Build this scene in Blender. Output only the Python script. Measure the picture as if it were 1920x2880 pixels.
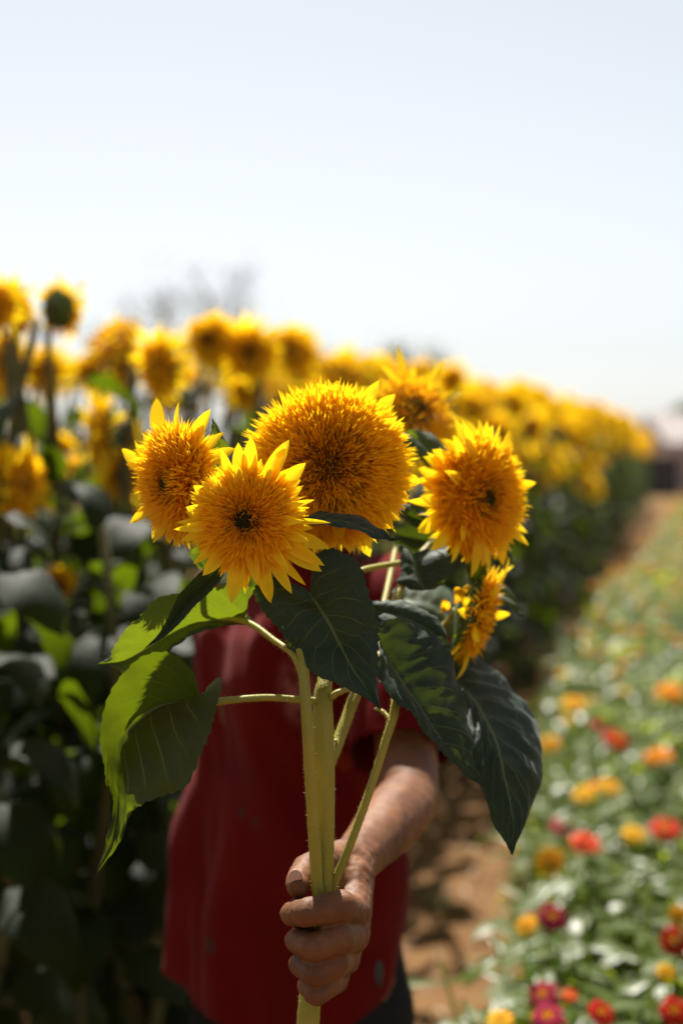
import bpy, bmesh, math, random
import numpy as np
from mathutils import Vector, Matrix, Quaternion, noise
for o in list(bpy.data.objects): bpy.data.objects.remove(o, do_unlink=True)
SC = bpy.context.scene
COL = SC.collection
R = math.radians

# ---------------------------------------------------------------- camera, sky, sun, exposure
CAMZ = 1.5
PITCH = R(-2.15)
F = 4000.0                                  # focal length in photograph pixels (50 mm on 36 mm)
cam_d = bpy.data.cameras.new('camera'); cam = bpy.data.objects.new('camera', cam_d); COL.objects.link(cam)
cam.location = (0, 0, CAMZ); cam.rotation_euler = (R(90) + PITCH, 0, 0)
cam_d.sensor_fit = 'VERTICAL'; cam_d.sensor_height = 36; cam_d.sensor_width = 24; cam_d.lens = 50
cam_d.clip_start = 0.05; cam_d.clip_end = 3000
cam_d.dof.use_dof = True; cam_d.dof.focus_distance = 1.20; cam_d.dof.aperture_fstop = 2.7
SC.camera = cam

SUN_EL, SUN_AZ = 58.0, -9.0                # degrees; azimuth measured from +Y towards +X
sdir = Vector((math.sin(R(SUN_AZ)) * math.cos(R(SUN_EL)), math.cos(R(SUN_AZ)) * math.cos(R(SUN_EL)), math.sin(R(SUN_EL))))
world = bpy.data.worlds.new("World"); SC.world = world; world.use_nodes = True
wn = world.node_tree; wn.nodes.clear()
sky = wn.nodes.new('ShaderNodeTexSky'); sky.sky_type = 'NISHITA'; sky.sun_disc = False
sky.sun_elevation = R(SUN_EL); sky.sun_rotation = R(SUN_AZ); sky.altitude = 50
sky.air_density = 1.0; sky.dust_density = 1.0; sky.ozone_density = 1.5
bg = wn.nodes.new('ShaderNodeBackground'); bg.inputs[1].default_value = 0.0535
wo = wn.nodes.new('ShaderNodeOutputWorld')
hz = wn.nodes.new('ShaderNodeHueSaturation'); hz.inputs['Saturation'].default_value = 0.27   # thin milky haze over the whole sky
wn.links.new(sky.outputs[0], hz.inputs['Color']); wn.links.new(hz.outputs[0], bg.inputs[0]); wn.links.new(bg.outputs[0], wo.inputs[0])
sun_d = bpy.data.lights.new('sun', 'SUN'); sun = bpy.data.objects.new('sun', sun_d); COL.objects.link(sun)
sun_d.energy = 5.0; sun_d.angle = R(0.5); sun_d.color = (1.0, 0.94, 0.84)
sun.rotation_euler = (-sdir).to_track_quat('-Z', 'Y').to_euler(); sun.location = (0, 0, 20)
SC.view_settings.view_transform = 'Standard'; SC.view_settings.look = 'None'
SC.view_settings.exposure = 1.3; SC.view_settings.gamma = 1.0
SC.render.engine = 'CYCLES'
SC.cycles.use_denoising = True
SC.cycles.max_bounces = 12; SC.cycles.transmission_bounces = 8; SC.cycles.diffuse_bounces = 9
SC.cycles.sample_clamp_indirect = 6
SC.cycles.use_adaptive_sampling = True; SC.cycles.adaptive_threshold = 0.02
SC.cycles.caustics_reflective = False; SC.cycles.caustics_refractive = False

FWD = Vector((0, math.cos(PITCH), math.sin(PITCH))); UP = Vector((0, -math.sin(PITCH), math.cos(PITCH))); RT = Vector((1, 0, 0))
CAM = Vector((0, 0, CAMZ))
def P(px, py, d):
    """point seen at photograph pixel (px, py) at distance d along the view axis"""
    return CAM + RT * ((px - 960) / F * d) + UP * ((1440 - py) / F * d) + FWD * d

# ---------------------------------------------------------------- materials
def new_mat(name):
    m = bpy.data.materials.new(name); m.use_nodes = True; nt = m.node_tree; nt.nodes.clear()
    out = nt.nodes.new('ShaderNodeOutputMaterial'); return m, nt, out
class NB:
    def __init__(s, nt): s.nt = nt
    def n(s, t, **kw):
        x = s.nt.nodes.new(t)
        for k, v in kw.items():
            if k.startswith('i_'): 
                key = k[2:]; key = int(key) if key.isdigit() else key.replace('_', ' ')
                s.set(x, key, v)
            else: setattr(x, k, v)
        return x
    def set(s, x, key, v):
        if isinstance(v, bpy.types.NodeSocket): s.nt.links.new(v, x.inputs[key])
        else: x.inputs[key].default_value = v
    def math(s, op, a, b=0.0, c=None, clamp=False):
        x = s.nt.nodes.new('ShaderNodeMath'); x.operation = op; x.use_clamp = clamp
        s.set(x, 0, a); s.set(x, 1, b)
        if c is not None: s.set(x, 2, c)
        return x.outputs[0]
    def mix(s, f, a, b, mode='MIX'):
        x = s.nt.nodes.new('ShaderNodeMix'); x.data_type = 'RGBA'; x.blend_type = mode
        s.set(x, 0, f); s.set(x, 6, a); s.set(x, 7, b); return x.outputs[2]
    def noise(s, scale, vec=None, detail=4.0, rough=0.5):
        x = s.nt.nodes.new('ShaderNodeTexNoise'); x.inputs['Scale'].default_value = scale
        x.inputs['Detail'].default_value = detail; x.inputs['Roughness'].default_value = rough
        if vec is not None: s.nt.links.new(vec, x.inputs['Vector'])
        return x.outputs[0]
    def ramp(s, v, a, b, lo=0.0, hi=1.0):
        x = s.nt.nodes.new('ShaderNodeMapRange'); x.interpolation_type = 'SMOOTHSTEP'
        s.set(x, 0, v); s.set(x, 1, a); s.set(x, 2, b); s.set(x, 3, lo); s.set(x, 4, hi); return x.outputs[0]
def c4(c): return (c[0], c[1], c[2], 1.0)

def mat_petal(name, trans=0.45, gain=1.0, rough=0.55):
    m, nt, out = new_mat(name); b = NB(nt)
    at = b.n('ShaderNodeAttribute', attribute_name='col')
    tc = b.n('ShaderNodeTexCoord')
    nz = b.noise(260, tc.outputs['Object'], 2)
    col = b.mix(b.ramp(nz, 0.3, 0.7, 0.0, 0.06), at.outputs[0], (0.80, 0.30, 0.005, 1))
    pr = b.n('ShaderNodeBsdfPrincipled', i_Base_Color=col, i_Roughness=rough)
    pr.inputs['Specular IOR Level'].default_value = 0.25
    tr = b.n('ShaderNodeBsdfTranslucent', i_Color=b.mix(1.0, col, (1.0, 0.97, 0.75, 1), 'MULTIPLY'))
    mx = b.n('ShaderNodeMixShader'); b.set(mx, 0, trans)
    nt.links.new(pr.outputs[0], mx.inputs[1]); nt.links.new(tr.outputs[0], mx.inputs[2]); nt.links.new(mx.outputs[0], out.inputs[0])
    return m

def mat_leaf(name, top, under, trans_c, vein, trans=0.4, rough=0.45, veins=True, spec=0.5, nveins=9.0, bump=0.4):
    m, nt, out = new_mat(name); b = NB(nt)
    uv = b.n('ShaderNodeUVMap', uv_map='uv'); sp = b.n('ShaderNodeSeparateXYZ'); nt.links.new(uv.outputs[0], sp.inputs[0])
    tc = b.n('ShaderNodeTexCoord')
    geo = b.n('ShaderNodeNewGeometry')
    au = b.math('ABSOLUTE', b.math('SUBTRACT', sp.outputs[0], 0.5)); au = b.math('MULTIPLY', au, 2.0)
    v = sp.outputs[1]
    big = b.noise(24, tc.outputs['Object'], 3)
    fine = b.noise(220, tc.outputs['Object'], 3)
    base = b.mix(geo.outputs['Backfacing'], c4(top), c4(under))
    base = b.mix(b.ramp(big, 0.35, 0.68, 0.0, 0.45), base, c4([x * 0.55 for x in top]))
    base = b.mix(b.ramp(fine, 0.55, 0.75, 0.0, 0.35), base, c4([min(1, x * 1.7 + .01) for x in top]))
    height = fine
    tcol = c4(trans_c)
    if veins:
        mid = b.ramp(au, 0.012, 0.045, 1.0, 0.0)
        wob = b.math('MULTIPLY', b.math('SUBTRACT', b.noise(9, tc.outputs['Object'], 2), 0.5), 0.25)
        s = b.math('SUBTRACT', b.math('MULTIPLY', v, nveins), b.math('MULTIPLY', b.math('POWER', au, 0.8), 2.6))
        s = b.math('ADD', s, wob)
        fr = b.math('ABSOLUTE', b.math('SUBTRACT', b.math('FRACT', b.math('ADD', s, 20.0)), 0.5))
        lat = b.math('MULTIPLY', b.ramp(fr, 0.455, 0.49, 0.0, 1.0), b.ramp(au, 0.5, 0.98, 0.85, 0.0))
        vor = b.n('ShaderNodeTexVoronoi', feature='DISTANCE_TO_EDGE', i_Scale=150.0); nt.links.new(tc.outputs['Object'], vor.inputs['Vector'])
        net = b.ramp(vor.outputs[0], 0.0, 0.09, 0.14, 0.0)
        vm = b.math('MAXIMUM', b.math('MAXIMUM', mid, b.math('MULTIPLY', lat, 0.75)), b.math('MULTIPLY', net, 0.55))
        base = b.mix(b.math('MULTIPLY', vm, 0.9), base, c4(vein))
        sv = b.n('ShaderNodeTexVoronoi', i_Scale=46.0); nt.links.new(tc.outputs['Object'], sv.inputs['Vector'])
        patch = b.ramp(b.noise(11, tc.outputs['Object'], 2), 0.5, 0.62)
        spot = b.math('MULTIPLY', b.ramp(sv.outputs[0], 0.07, 0.13, 1.0, 0.0), patch)
        base = b.mix(spot, base, (0.035, 0.02, 0.01, 1))
        height = b.math('SUBTRACT', b.math('MULTIPLY', fine, 0.35), b.math('MULTIPLY', vm, 0.8))
        tcol = b.mix(b.math('MULTIPLY', vm, 0.7), tcol, c4([x * 0.35 for x in trans_c]))
    bp = b.n('ShaderNodeBump', i_Strength=bump, i_Distance=0.0012, i_Height=height)
    pr = b.n('ShaderNodeBsdfPrincipled', i_Base_Color=base, i_Roughness=rough); pr.inputs['Specular IOR Level'].default_value = spec
    nt.links.new(bp.outputs[0], pr.inputs['Normal'])
    pr.inputs['Sheen Weight'].default_value = 0.02; pr.inputs['Sheen Roughness'].default_value = 0.5
    tr = b.n('ShaderNodeBsdfTranslucent', i_Color=tcol)
    mx = b.n('ShaderNodeMixShader'); b.set(mx, 0, trans)
    nt.links.new(pr.outputs[0], mx.inputs[1]); nt.links.new(tr.outputs[0], mx.inputs[2]); nt.links.new(mx.outputs[0], out.inputs[0])
    return m

def mat_plain(name, c1, c2, scale=30, rough=0.6, spec=0.4, bump=0.2, bscale=200, bdist=0.001, sss=0.0):
    m, nt, out = new_mat(name); b = NB(nt); tc = b.n('ShaderNodeTexCoord')
    nz = b.noise(scale, tc.outputs['Object'], 5, 0.6)
    col = b.mix(b.ramp(nz, 0.32, 0.68), c4(c1), c4(c2))
    bp = b.n('ShaderNodeBump', i_Strength=bump, i_Distance=bdist, i_Height=b.noise(bscale, tc.outputs['Object'], 4))
    pr = b.n('ShaderNodeBsdfPrincipled', i_Base_Color=col, i_Roughness=rough); pr.inputs['Specular IOR Level'].default_value = spec
    if sss: pr.inputs['Subsurface Weight'].default_value = sss; pr.inputs['Subsurface Scale'].default_value = 0.006
    if sss: pr.inputs['Subsurface Radius'].default_value = (1.0, 0.35, 0.15)
    nt.links.new(bp.outputs[0], pr.inputs['Normal']); nt.links.new(pr.outputs[0], out.inputs[0])
    return m

M_PETAL = mat_petal('petal_yellow', 0.5)
M_PETAL_FAR = mat_petal('petal_field', 0.6)
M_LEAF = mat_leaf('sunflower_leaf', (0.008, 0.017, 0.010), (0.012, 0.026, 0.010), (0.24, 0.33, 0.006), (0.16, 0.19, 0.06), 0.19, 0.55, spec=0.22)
M_LEAF_SHADED = mat_leaf('sunflower_leaf_shaded', (0.015, 0.031, 0.022), (0.02, 0.038, 0.022), (0.16, 0.24, 0.01), (0.11, 0.14, 0.05), 0.10, 0.6, spec=0.2)  # leaf copy with transmitted colour cut down, shade put into the material
_p = [n for n in M_LEAF_SHADED.node_tree.nodes if n.type == 'BSDF_PRINCIPLED'][0]; _p.inputs['Sheen Weight'].default_value = 0.14; _p.inputs['Sheen Roughness'].default_value = 0.35   # short pale hairs
M_LEAF_LIT = mat_leaf('sunflower_leaf_lit', (0.025, 0.05, 0.02), (0.035, 0.07, 0.02), (0.20, 0.27, 0.008), (0.2, 0.25, 0.07), 0.32, 0.55, spec=.4)  # lighter, more translucent leaf copy, sunlight put into its colour
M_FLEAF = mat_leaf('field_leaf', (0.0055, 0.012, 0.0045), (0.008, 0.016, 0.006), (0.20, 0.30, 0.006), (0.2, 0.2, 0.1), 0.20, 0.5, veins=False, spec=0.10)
M_ZLEAF = mat_leaf('zinnia_leaf', (0.075, 0.11, 0.014), (0.085, 0.12, 0.02), (0.38, 0.46, 0.015), (0.2, 0.2, 0.1), 0.46, 0.38, veins=False, spec=0.42)
M_STEM = mat_plain('sunflower_stem', (0.32, 0.26, 0.035), (0.24, 0.235, 0.032), 22, 0.55, 0.4, 0.5, 420, 0.0012, 0.0)
M_FSTEM = mat_plain('field_stem', (0.10, 0.10, 0.025), (0.07, 0.06, 0.022), 8, 0.7)
M_BRACT = mat_leaf('bract', (0.06, 0.12, 0.03), (0.08, 0.14, 0.04), (0.36, 0.55, 0.02), (0.2, 0.25, 0.07), 0.42, 0.55, veins=False)
M_RECEP = mat_plain('receptacle', (.06, .10, .02), (.08, .12, .03), 60, .6)
M_DISC = mat_plain('flower_disc', (0.05, 0.07, 0.012), (0.10, 0.05, 0.012), 300, 0.8, 0.2, 0.8, 500, 0.002)
M_FDISC = mat_plain('field_disc', (0.18, 0.08, 0.010), (0.30, 0.13, 0.012), 60, 0.8, 0.2)
M_SKIN = mat_plain('skin', (0.175, 0.072, 0.028), (0.105, 0.040, 0.016), 22, 0.58, 0.25, 0.4, 520, 0.0008, 0.15)
M_NAIL = mat_plain('nail', (0.55, 0.33, 0.24), (0.50, 0.28, 0.2), 80, 0.3, 0.5)
M_HAIR = mat_plain('hair', (0.012, 0.009, 0.007), (0.03, 0.02, 0.015), 90, 0.5, 0.5, 0.9, 300, 0.003)
M_TROUSER = mat_plain('trouser_cloth', (0.006, 0.006, 0.006), (0.010, 0.010, 0.009), 12, 0.9, 0.2, 0.3, 600, 0.001)
M_SHOE = mat_plain('shoe', (0.03, 0.025, 0.02), (0.05, 0.04, 0.03), 20, 0.6)
M_EYE = mat_plain('eye_white', (0.7, 0.68, 0.65), (0.66, 0.62, 0.6), 20, 0.2)
M_IRIS = mat_plain('iris', (0.04, 0.02, 0.01), (0.06, 0.03, 0.015), 90, 0.15)
M_LIP = mat_plain('lip', (0.32, 0.11, 0.08), (0.28, 0.10, 0.07), 40, 0.45)
M_BUTTON = mat_plain('pocket_tag', (0.01, 0.015, 0.02), (0.015, 0.03, 0.035), 40, 0.5)

def mat_shirt():
    m, nt, out = new_mat('red_shirt_cloth'); b = NB(nt); tc = b.n('ShaderNodeTexCoord'); ob = tc.outputs['Object']
    nz = b.noise(7, ob, 5)
    col = b.mix(b.ramp(nz, 0.3, 0.7), (0.105, 0.0045, 0.0035, 1), (0.078, 0.003, 0.0025, 1))
    def dist(pt, sx=1, sy=1, sz=1):
        mp = b.n('ShaderNodeVectorMath', operation='SUBTRACT'); nt.links.new(ob, mp.inputs[0]); mp.inputs[1].default_value = pt
        sc = b.n('ShaderNodeVectorMath', operation='MULTIPLY'); nt.links.new(mp.outputs[0], sc.inputs[0]); sc.inputs[1].default_value = (sx, sy, sz)
        ln = b.n('ShaderNodeVectorMath', operation='LENGTH'); nt.links.new(sc.outputs[0], ln.inputs[0]); return ln.outputs['Value']
    p1 = P(842, 1925, 1.76)                # washed-out pale chest print
    w = b.math('MULTIPLY', b.ramp(dist(p1, 1, 0.0, 0.62), 0.012, 0.034, 1.0, 0.0), b.ramp(b.noise(60, ob, 3), 0.35, 0.6, 0.15, 0.7))
    col = b.mix(w, col, (0.22, 0.08, 0.07, 1))
    p2 = P(870, 2290, 1.76)                # faded orange ring
    rr = dist(p2, 1, 0.0, 1.0)
    ring = b.math('MULTIPLY', b.ramp(rr, 0.066, 0.074, 0.0, 1.0), b.ramp(rr, 0.086, 0.096, 1.0, 0.0))
    ring = b.math('MULTIPLY', ring, b.ramp(b.noise(25, ob, 3), 0.3, 0.6, 0.05, 0.55))
    sx = b.n('ShaderNodeSeparateXYZ'); nt.links.new(ob, sx.inputs[0])
    ring = b.math('MULTIPLY', ring, b.math('MULTIPLY', b.ramp(sx.outputs[0], -.055, -.01, 0.0, 0.6), b.ramp(sx.outputs[2], 1.04, 1.09)))
    col = b.mix(ring, col, (0.22, 0.045, 0.008, 1))
    for q, r_ in ((P(592, 2655, 1.78), 0.009), (P(672, 2310, 1.74), 0.006), (P(715, 2325, 1.74), 0.005)):
        col = b.mix(b.ramp(dist(q, 1, 0, 0.6), r_ * 0.5, r_, 0.85, 0.0), col, (0.05, 0.02, 0.015, 1))
    wv = b.noise(900, ob, 2)
    bp = b.n('ShaderNodeBump', i_Strength=0.25, i_Distance=0.001, i_Height=wv)
    pr = b.n('ShaderNodeBsdfPrincipled', i_Base_Color=col, i_Roughness=0.9); pr.inputs['Specular IOR Level'].default_value = 0.06
    pr.inputs['Sheen Weight'].default_value = 0.08; pr.inputs['Sheen Tint'].default_value = (1, 0.5, 0.5, 1)
    nt.links.new(bp.outputs[0], pr.inputs['Normal']); nt.links.new(pr.outputs[0], out.inputs[0])
    return m
M_SHIRT = mat_shirt()

def mat_ground(name, cols, scale=3.0, bdist=0.02):
    m, nt, out = new_mat(name); b = NB(nt); tc = b.n('ShaderNodeTexCoord'); ob = tc.outputs['Object']
    a = b.noise(scale, ob, 8, 0.62); f = b.noise(scale * 14, ob, 6, 0.7)
    col = b.mix(b.ramp(a, 0.35, 0.66), c4(cols[0]), c4(cols[1]))
    col = b.mix(b.ramp(f, 0.5, 0.68, 0.0, 0.7), col, c4(cols[2]))
    col = b.mix(b.ramp(b.noise(scale * 45, ob, 3), 0.6, 0.72, 0.0, 0.7), col, c4(cols[3]))
    hh = b.math('ADD', a, b.math('MULTIPLY', f, 0.5))
    bp = b.n('ShaderNodeBump', i_Strength=0.8, i_Distance=bdist, i_Height=hh)
    pr = b.n('ShaderNodeBsdfPrincipled', i_Base_Color=col, i_Roughness=0.95); pr.inputs['Specular IOR Level'].default_value = 0.15
    nt.links.new(bp.outputs[0], pr.inputs['Normal']); nt.links.new(pr.outputs[0], out.inputs[0])
    return m
M_GROUND = mat_ground('dry_field', ((0.13, 0.065, 0.022), (0.15, 0.085, 0.025), (0.08, 0.07, 0.02), (0.17, 0.09, 0.03)), 0.5, 0.05)
M_PATH = mat_ground('path_soil', ((0.12, 0.058, 0.022), (0.18, 0.095, 0.038), (0.055, 0.028, 0.012), (0.28, 0.18, 0.09)), 5.0, 0.02)

# ---------------------------------------------------------------- object helpers
def tag(o, label=None, cat=None, group=None, kind=None):
    if label: o['label'] = label
    if cat: o['category'] = cat
    if group: o['group'] = group
    if kind: o['kind'] = kind
    return o
def empty(name, loc, label=None, cat=None, group=None):
    o = bpy.data.objects.new(name, None); COL.objects.link(o); o.location = loc; o.empty_display_size = 0.05
    return tag(o, label, cat, group)
def link_mesh(name, me, mat, parent=None, loc=None, world=True):
    o = bpy.data.objects.new(name, me); COL.objects.link(o)
    if mat is not None and len(me.materials) == 0: me.materials.append(mat)
    if parent is not None:
        o.parent = parent
        if world: o.location = -Vector(world_loc(parent))      # mesh data is in world coordinates
    if loc is not None: o.location = loc
    return o
def world_loc(o):
    l = Vector(o.location); p = o.parent
    while p is not None: l = l + Vector(p.location); p = p.parent
    return l
class MB:
    """collects geometry for ONE mesh"""
    def __init__(s): s.v = []; s.f = []; s.c = []; s.uv = []
    def add(s, vs, fs, col=None, uvs=None):
        b = len(s.v); s.v.extend(vs); s.f.extend([tuple(i + b for i in f) for f in fs])
        if col is not None:
            s.c.extend(col if isinstance(col, list) else [col] * len(vs))
        if uvs is not None: s.uv.extend(uvs)
    def mesh(s, name, smooth=True):
        me = bpy.data.meshes.new(name); me.from_pydata([tuple(v) for v in s.v], [], s.f)
        if s.c and len(s.c) == len(s.v):
            a = me.attributes.new('col', 'FLOAT_COLOR', 'POINT')
            arr = np.ones((len(s.v), 4), dtype=np.float32); arr[:, :3] = np.array(s.c, dtype=np.float32)[:, :3]
            a.data.foreach_set('color', arr.ravel())
        if s.uv and len(s.uv) == len(s.v):
            ul = me.uv_layers.new(name='uv'); li = np.zeros(len(me.loops), dtype=np.int32); me.loops.foreach_get('vertex_index', li)
            ul.data.foreach_set('uv', np.array(s.uv, dtype=np.float32)[li].ravel())
        if smooth: me.polygons.foreach_set('use_smooth', [True] * len(me.polygons))
        me.update(); return me
    def build(s, name, mat, parent=None, world=True, smooth=True):
        return link_mesh(name, s.mesh(name, smooth), mat, parent, None, world)

def catmull(pts, n):
    pts = [Vector(p) for p in pts]
    if len(pts) < 3: return [pts[0].lerp(pts[-1], i / (n - 1)) for i in range(n)]
    out = []
    for i in range(n):
        t = i / (n - 1) * (len(pts) - 1); k = min(int(t), len(pts) - 2); u = t - k
        p1, p2 = pts[k], pts[k + 1]; p0 = pts[k - 1] if k > 0 else p1 * 2 - p2; p3 = pts[k + 2] if k + 2 < len(pts) else p2 * 2 - p1
        out.append(0.5 * ((2 * p1) + (p2 - p0) * u + (2 * p0 - 5 * p1 + 4 * p2 - p3) * u * u + (3 * p1 - p0 - 3 * p2 + p3) * u ** 3))
    return out
def tube(mb, pts, radii, seg=10, n=None, ribs=0.0, col=None):
    n = n or max(4, len(pts) * 4)
    ps = catmull(pts, n); vs = []; fs = []
    rr = [radii[0]] * n if len(radii) == 1 else [float(np.interp(i / (n - 1), np.linspace(0, 1, len(radii)), radii)) for i in range(n)]
    t = (ps[1] - ps[0]).normalized(); a = t.orthogonal().normalized()
    for i in range(n):
        t2 = (ps[min(i + 1, n - 1)] - ps[max(i - 1, 0)]).normalized()
        a = (a - t2 * a.dot(t2)).normalized(); b = t2.cross(a)
        for k in range(seg):
            th = 2 * math.pi * k / seg
            r = rr[i] * (1 + (ribs * math.cos(th * 6 + 0.6 * math.sin(i * 0.15)) if ribs else 0))
            vs.append(ps[i] + a * (r * math.cos(th)) + b * (r * math.sin(th)))
    for i in range(n - 1):
        for k in range(seg):
            k2 = (k + 1) % seg
            fs.append((i * seg + k, i * seg + k2, (i + 1) * seg + k2, (i + 1) * seg + k))
    fs.append(tuple(reversed(range(seg)))); fs.append(tuple((n - 1) * seg + k for k in range(seg)))
    mb.add(vs, fs, col)
    return ps

def petal(mb, base, d, nrm, length, width, curl=0.3, cup=0.25, nl=4, c0=(0.8, 0.3, 0.01), c1=(0.9, 0.5, 0.02), twist=0.0, shape=0.75, uv=False, taper=1.0):
    """pointed strap: base point, direction d, face normal nrm; bends towards nrm by curl radians"""
    side = d.cross(nrm).normalized(); nrm = side.cross(d).normalized()
    p = Vector(base); cur = Vector(d); vs = []; cs = []; fs = []; us = []
    step = length / nl
    for i in range(nl + 1):
        t = i / nl
        w = width * 0.5 * (math.sin(math.pi * min(1, t ** shape * 0.93 + 0.07)) ** 0.8) if i < nl else 0
        w = max(w, width * 0.12) if i == 0 else w
        c = tuple(c0[k] + (c1[k] - c0[k]) * t ** 0.6 for k in range(3))
        s2 = side if not twist else (Quaternion(cur, twist * t) @ side)
        nn = s2.cross(cur)
        if i < nl:
            vs += [p - s2 * w + nn * (w * cup), p - nn * (w * cup * 0.5), p + s2 * w + nn * (w * cup)]; cs += [c, c, c]
            us += [(0, t), (0.5, t), (1, t)]
        else: vs.append(p); cs.append(c); us.append((0.5, 1))
        ang = curl / nl
        q = Quaternion(s2, ang); cur = (q @ cur).normalized(); p = p + cur * step
    for i in range(nl - 1):
        b0, b1 = i * 3, i * 3 + 3
        fs += [(b0, b0 + 1, b1 + 1, b1), (b0 + 1, b0 + 2, b1 + 2, b1 + 1)]
    b0 = (nl - 1) * 3; fs += [(b0, b0 + 1, b0 + 3), (b0 + 1, b0 + 2, b0 + 3)]
    mb.add(vs, fs, cs, us if uv else None)

GOLD = math.pi * (3 - math.sqrt(5))
def rndv(rng, s): return Vector((rng.gauss(0, s), rng.gauss(0, s), rng.gauss(0, s)))

def flower_meshes(seed, Rb, n_flo, dome=0.42, disc_r=0.16, rays=(), n_ray=26, ray_len=0.55, nl=4, messy=1.0, eye=0.33, flen=0.36, cfun=None, disc_col=None, fw=0.085):
    """double sunflower head in local coordinates, z = facing. returns MBs for rays, florets, disc, bracts"""
    rng = random.Random(seed)
    ray = MB(); flo = MB(); disc = MB(); br = MB(); rec = MB()
    Y = (0.97, 0.72, 0.015); Y2 = (0.97, 0.64, 0.012); O = (0.97, 0.53, 0.012); B = (0.92, 0.42, 0.010)
    # ray petals
    for i in range(n_ray):
        a = 2 * math.pi * (i + rng.uniform(-.35, .35)) / n_ray; rl = Rb * ray_len * rng.uniform(.3, 1.5)
        d = Vector((math.cos(a), math.sin(a), rng.uniform(-.15, .45))).normalized()
        petal(ray, d * (Rb * 0.72) + Vector((0, 0, -Rb * 0.12)), d, Vector((0, 0, 1)), rl + Rb * .25, Rb * rng.uniform(.17, .26), rng.uniform(-.7, .6), 0.35, max(4, nl + 1), Y2, Y, rng.uniform(-.5, .5))
    for (tx, ty, tz, w) in rays:
        tip = Vector((tx, ty, tz)); bs = Vector((tx, ty, 0)).normalized() * (Rb * .62) + Vector((0, 0, -Rb * .02))
        d = (tip - bs); L = d.length; d.normalize(); cu = rng.uniform(-.7, .7)
        q = Quaternion(d.cross(Vector((0, 0, 1))).normalized(), -cu / 2)
        petal(ray, bs, (q @ d).normalized(), Vector((0, 0, 1)), L * 1.01, w * 1.15, cu, 0.4, 8, Y2, Y, rng.uniform(-.5, .5), 1.15)
    # florets
    BR = (0.30, 0.09, 0.006)
    for i in range(n_flo):
        u = (i + .5) / n_flo; r = math.sqrt(u * (1 - disc_r ** 2) + disc_r ** 2)
        a = i * GOLD + rng.uniform(-.12, .12)
        rr = r * Rb * .76; z = dome * Rb * (1 - r ** 2.4)
        pos = Vector((rr * math.cos(a), rr * math.sin(a), z - Rb * .08))
        out = Vector((math.cos(a), math.sin(a), 0))
        tl = (0.30 + 1.28 * r ** 0.75)                       # lean from axis
        if r < eye: tl = -0.25 + 0.95 * (r / eye)
        tl += rng.gauss(0, .22 * messy)
        d = (out * math.sin(tl) + Vector((0, 0, 1)) * math.cos(tl)); d = (d + rndv(rng, .13 * messy)).normalized()
        L = Rb * flen * (0.36 + 0.72 * r) * rng.uniform(.7, 1.2) * (1.0 if r > eye else .55 + .45 * r / eye)
        W = Rb * fw * (0.26 + 0.34 * r)*(1.0 if n_flo > 500 else 1.7) * rng.uniform(.7, 1.3)
        k = min(1, max(0, (r - eye * .6) / (0.62)))
        tip = tuple(O[j] + (Y2[j] - O[j]) * min(1, k * 1.25) for j in range(3)); 
        if r > .72: tip = tuple(Y2[j] + (Y[j] - Y2[j]) * (r - .72) / .28 for j in range(3))
        bas = tuple(B[j] + (O[j] - B[j]) * k for j in range(3))
        if r < eye * 1.3:
            q = max(0.0, min(1.0, (r / eye - .35) / .9)); bas = tuple(BR[j] + (bas[j] - BR[j]) * q for j in range(3))
            if rng.random() < .4 * (1.3 - r / eye): tip = (0.42, 0.14, 0.01)
        if cfun: tip, bas = cfun(r, a, tip, bas, rng)
        nr = (Vector((0, 0, 1)) if tl > .5 else -out)
        petal(flo, pos, d, nr, L * 1.12, W, rng.uniform(-.75, .65), .4, nl, bas, tip, rng.uniform(-.6, .6), 0.8)
    # disc
    nd = 90 if n_flo > 500 else 24
    for i in range(nd):
        r = disc_r * 1.1 * math.sqrt((i + .5) / nd); a = i * GOLD; s = Rb * disc_r * .11 if nd > 50 else Rb * disc_r * .22
        z0 = dome * Rb * .80
        c = Vector((r * Rb * math.cos(a), r * Rb * math.sin(a), z0 + Rb * .04 * (1 - (r / disc_r) ** 2)))
        pts = [c + Vector((s, 0, 0)), c + Vector((0, s, 0)), c - Vector((s, 0, 0)), c - Vector((0, s, 0)), c + Vector((0, 0, s * 2.6)), c - Vector((0, 0, s))]
        disc.add(pts, [(0, 1, 4), (1, 2, 4), (2, 3, 4), (3, 0, 4), (1, 0, 5), (2, 1, 5), (3, 2, 5), (0, 3, 5)])
    # receptacle + bracts
    rings = [(0.98, -.10), (0.9, -.22), (0.6, -.36), (0.28, -.44), (0.13, -.52)]
    sg = 20 if n_flo > 500 else 10
    vs = []; fs = []
    vs.append(Vector((0, 0, dome * Rb * .5)))
    top = [(0.5, dome * .3), (0.8, .0)] + rings
    for (q, z) in top:
        for k in range(sg): vs.append(Vector((q * Rb * .9 * math.cos(2 * math.pi * k / sg), q * Rb * .9 * math.sin(2 * math.pi * k / sg), z * Rb)))
    for k in range(sg): fs.append((0, 1 + k, 1 + (k + 1) % sg))
    for i in range(len(top) - 1):
        for k in range(sg): fs.append((1 + i * sg + k, 1 + (i + 1) * sg + k, 1 + (i + 1) * sg + (k + 1) % sg, 1 + i * sg + (k + 1) % sg))
    nc = sg * 2
    disc.add(vs[:1 + 2 * sg], [f for f in fs if max(f) < 1 + 2 * sg]); rec.add(vs, [f for f in fs if max(f) >= 1 + 2 * sg])
    nb = 26 if n_flo > 500 else 12
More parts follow.
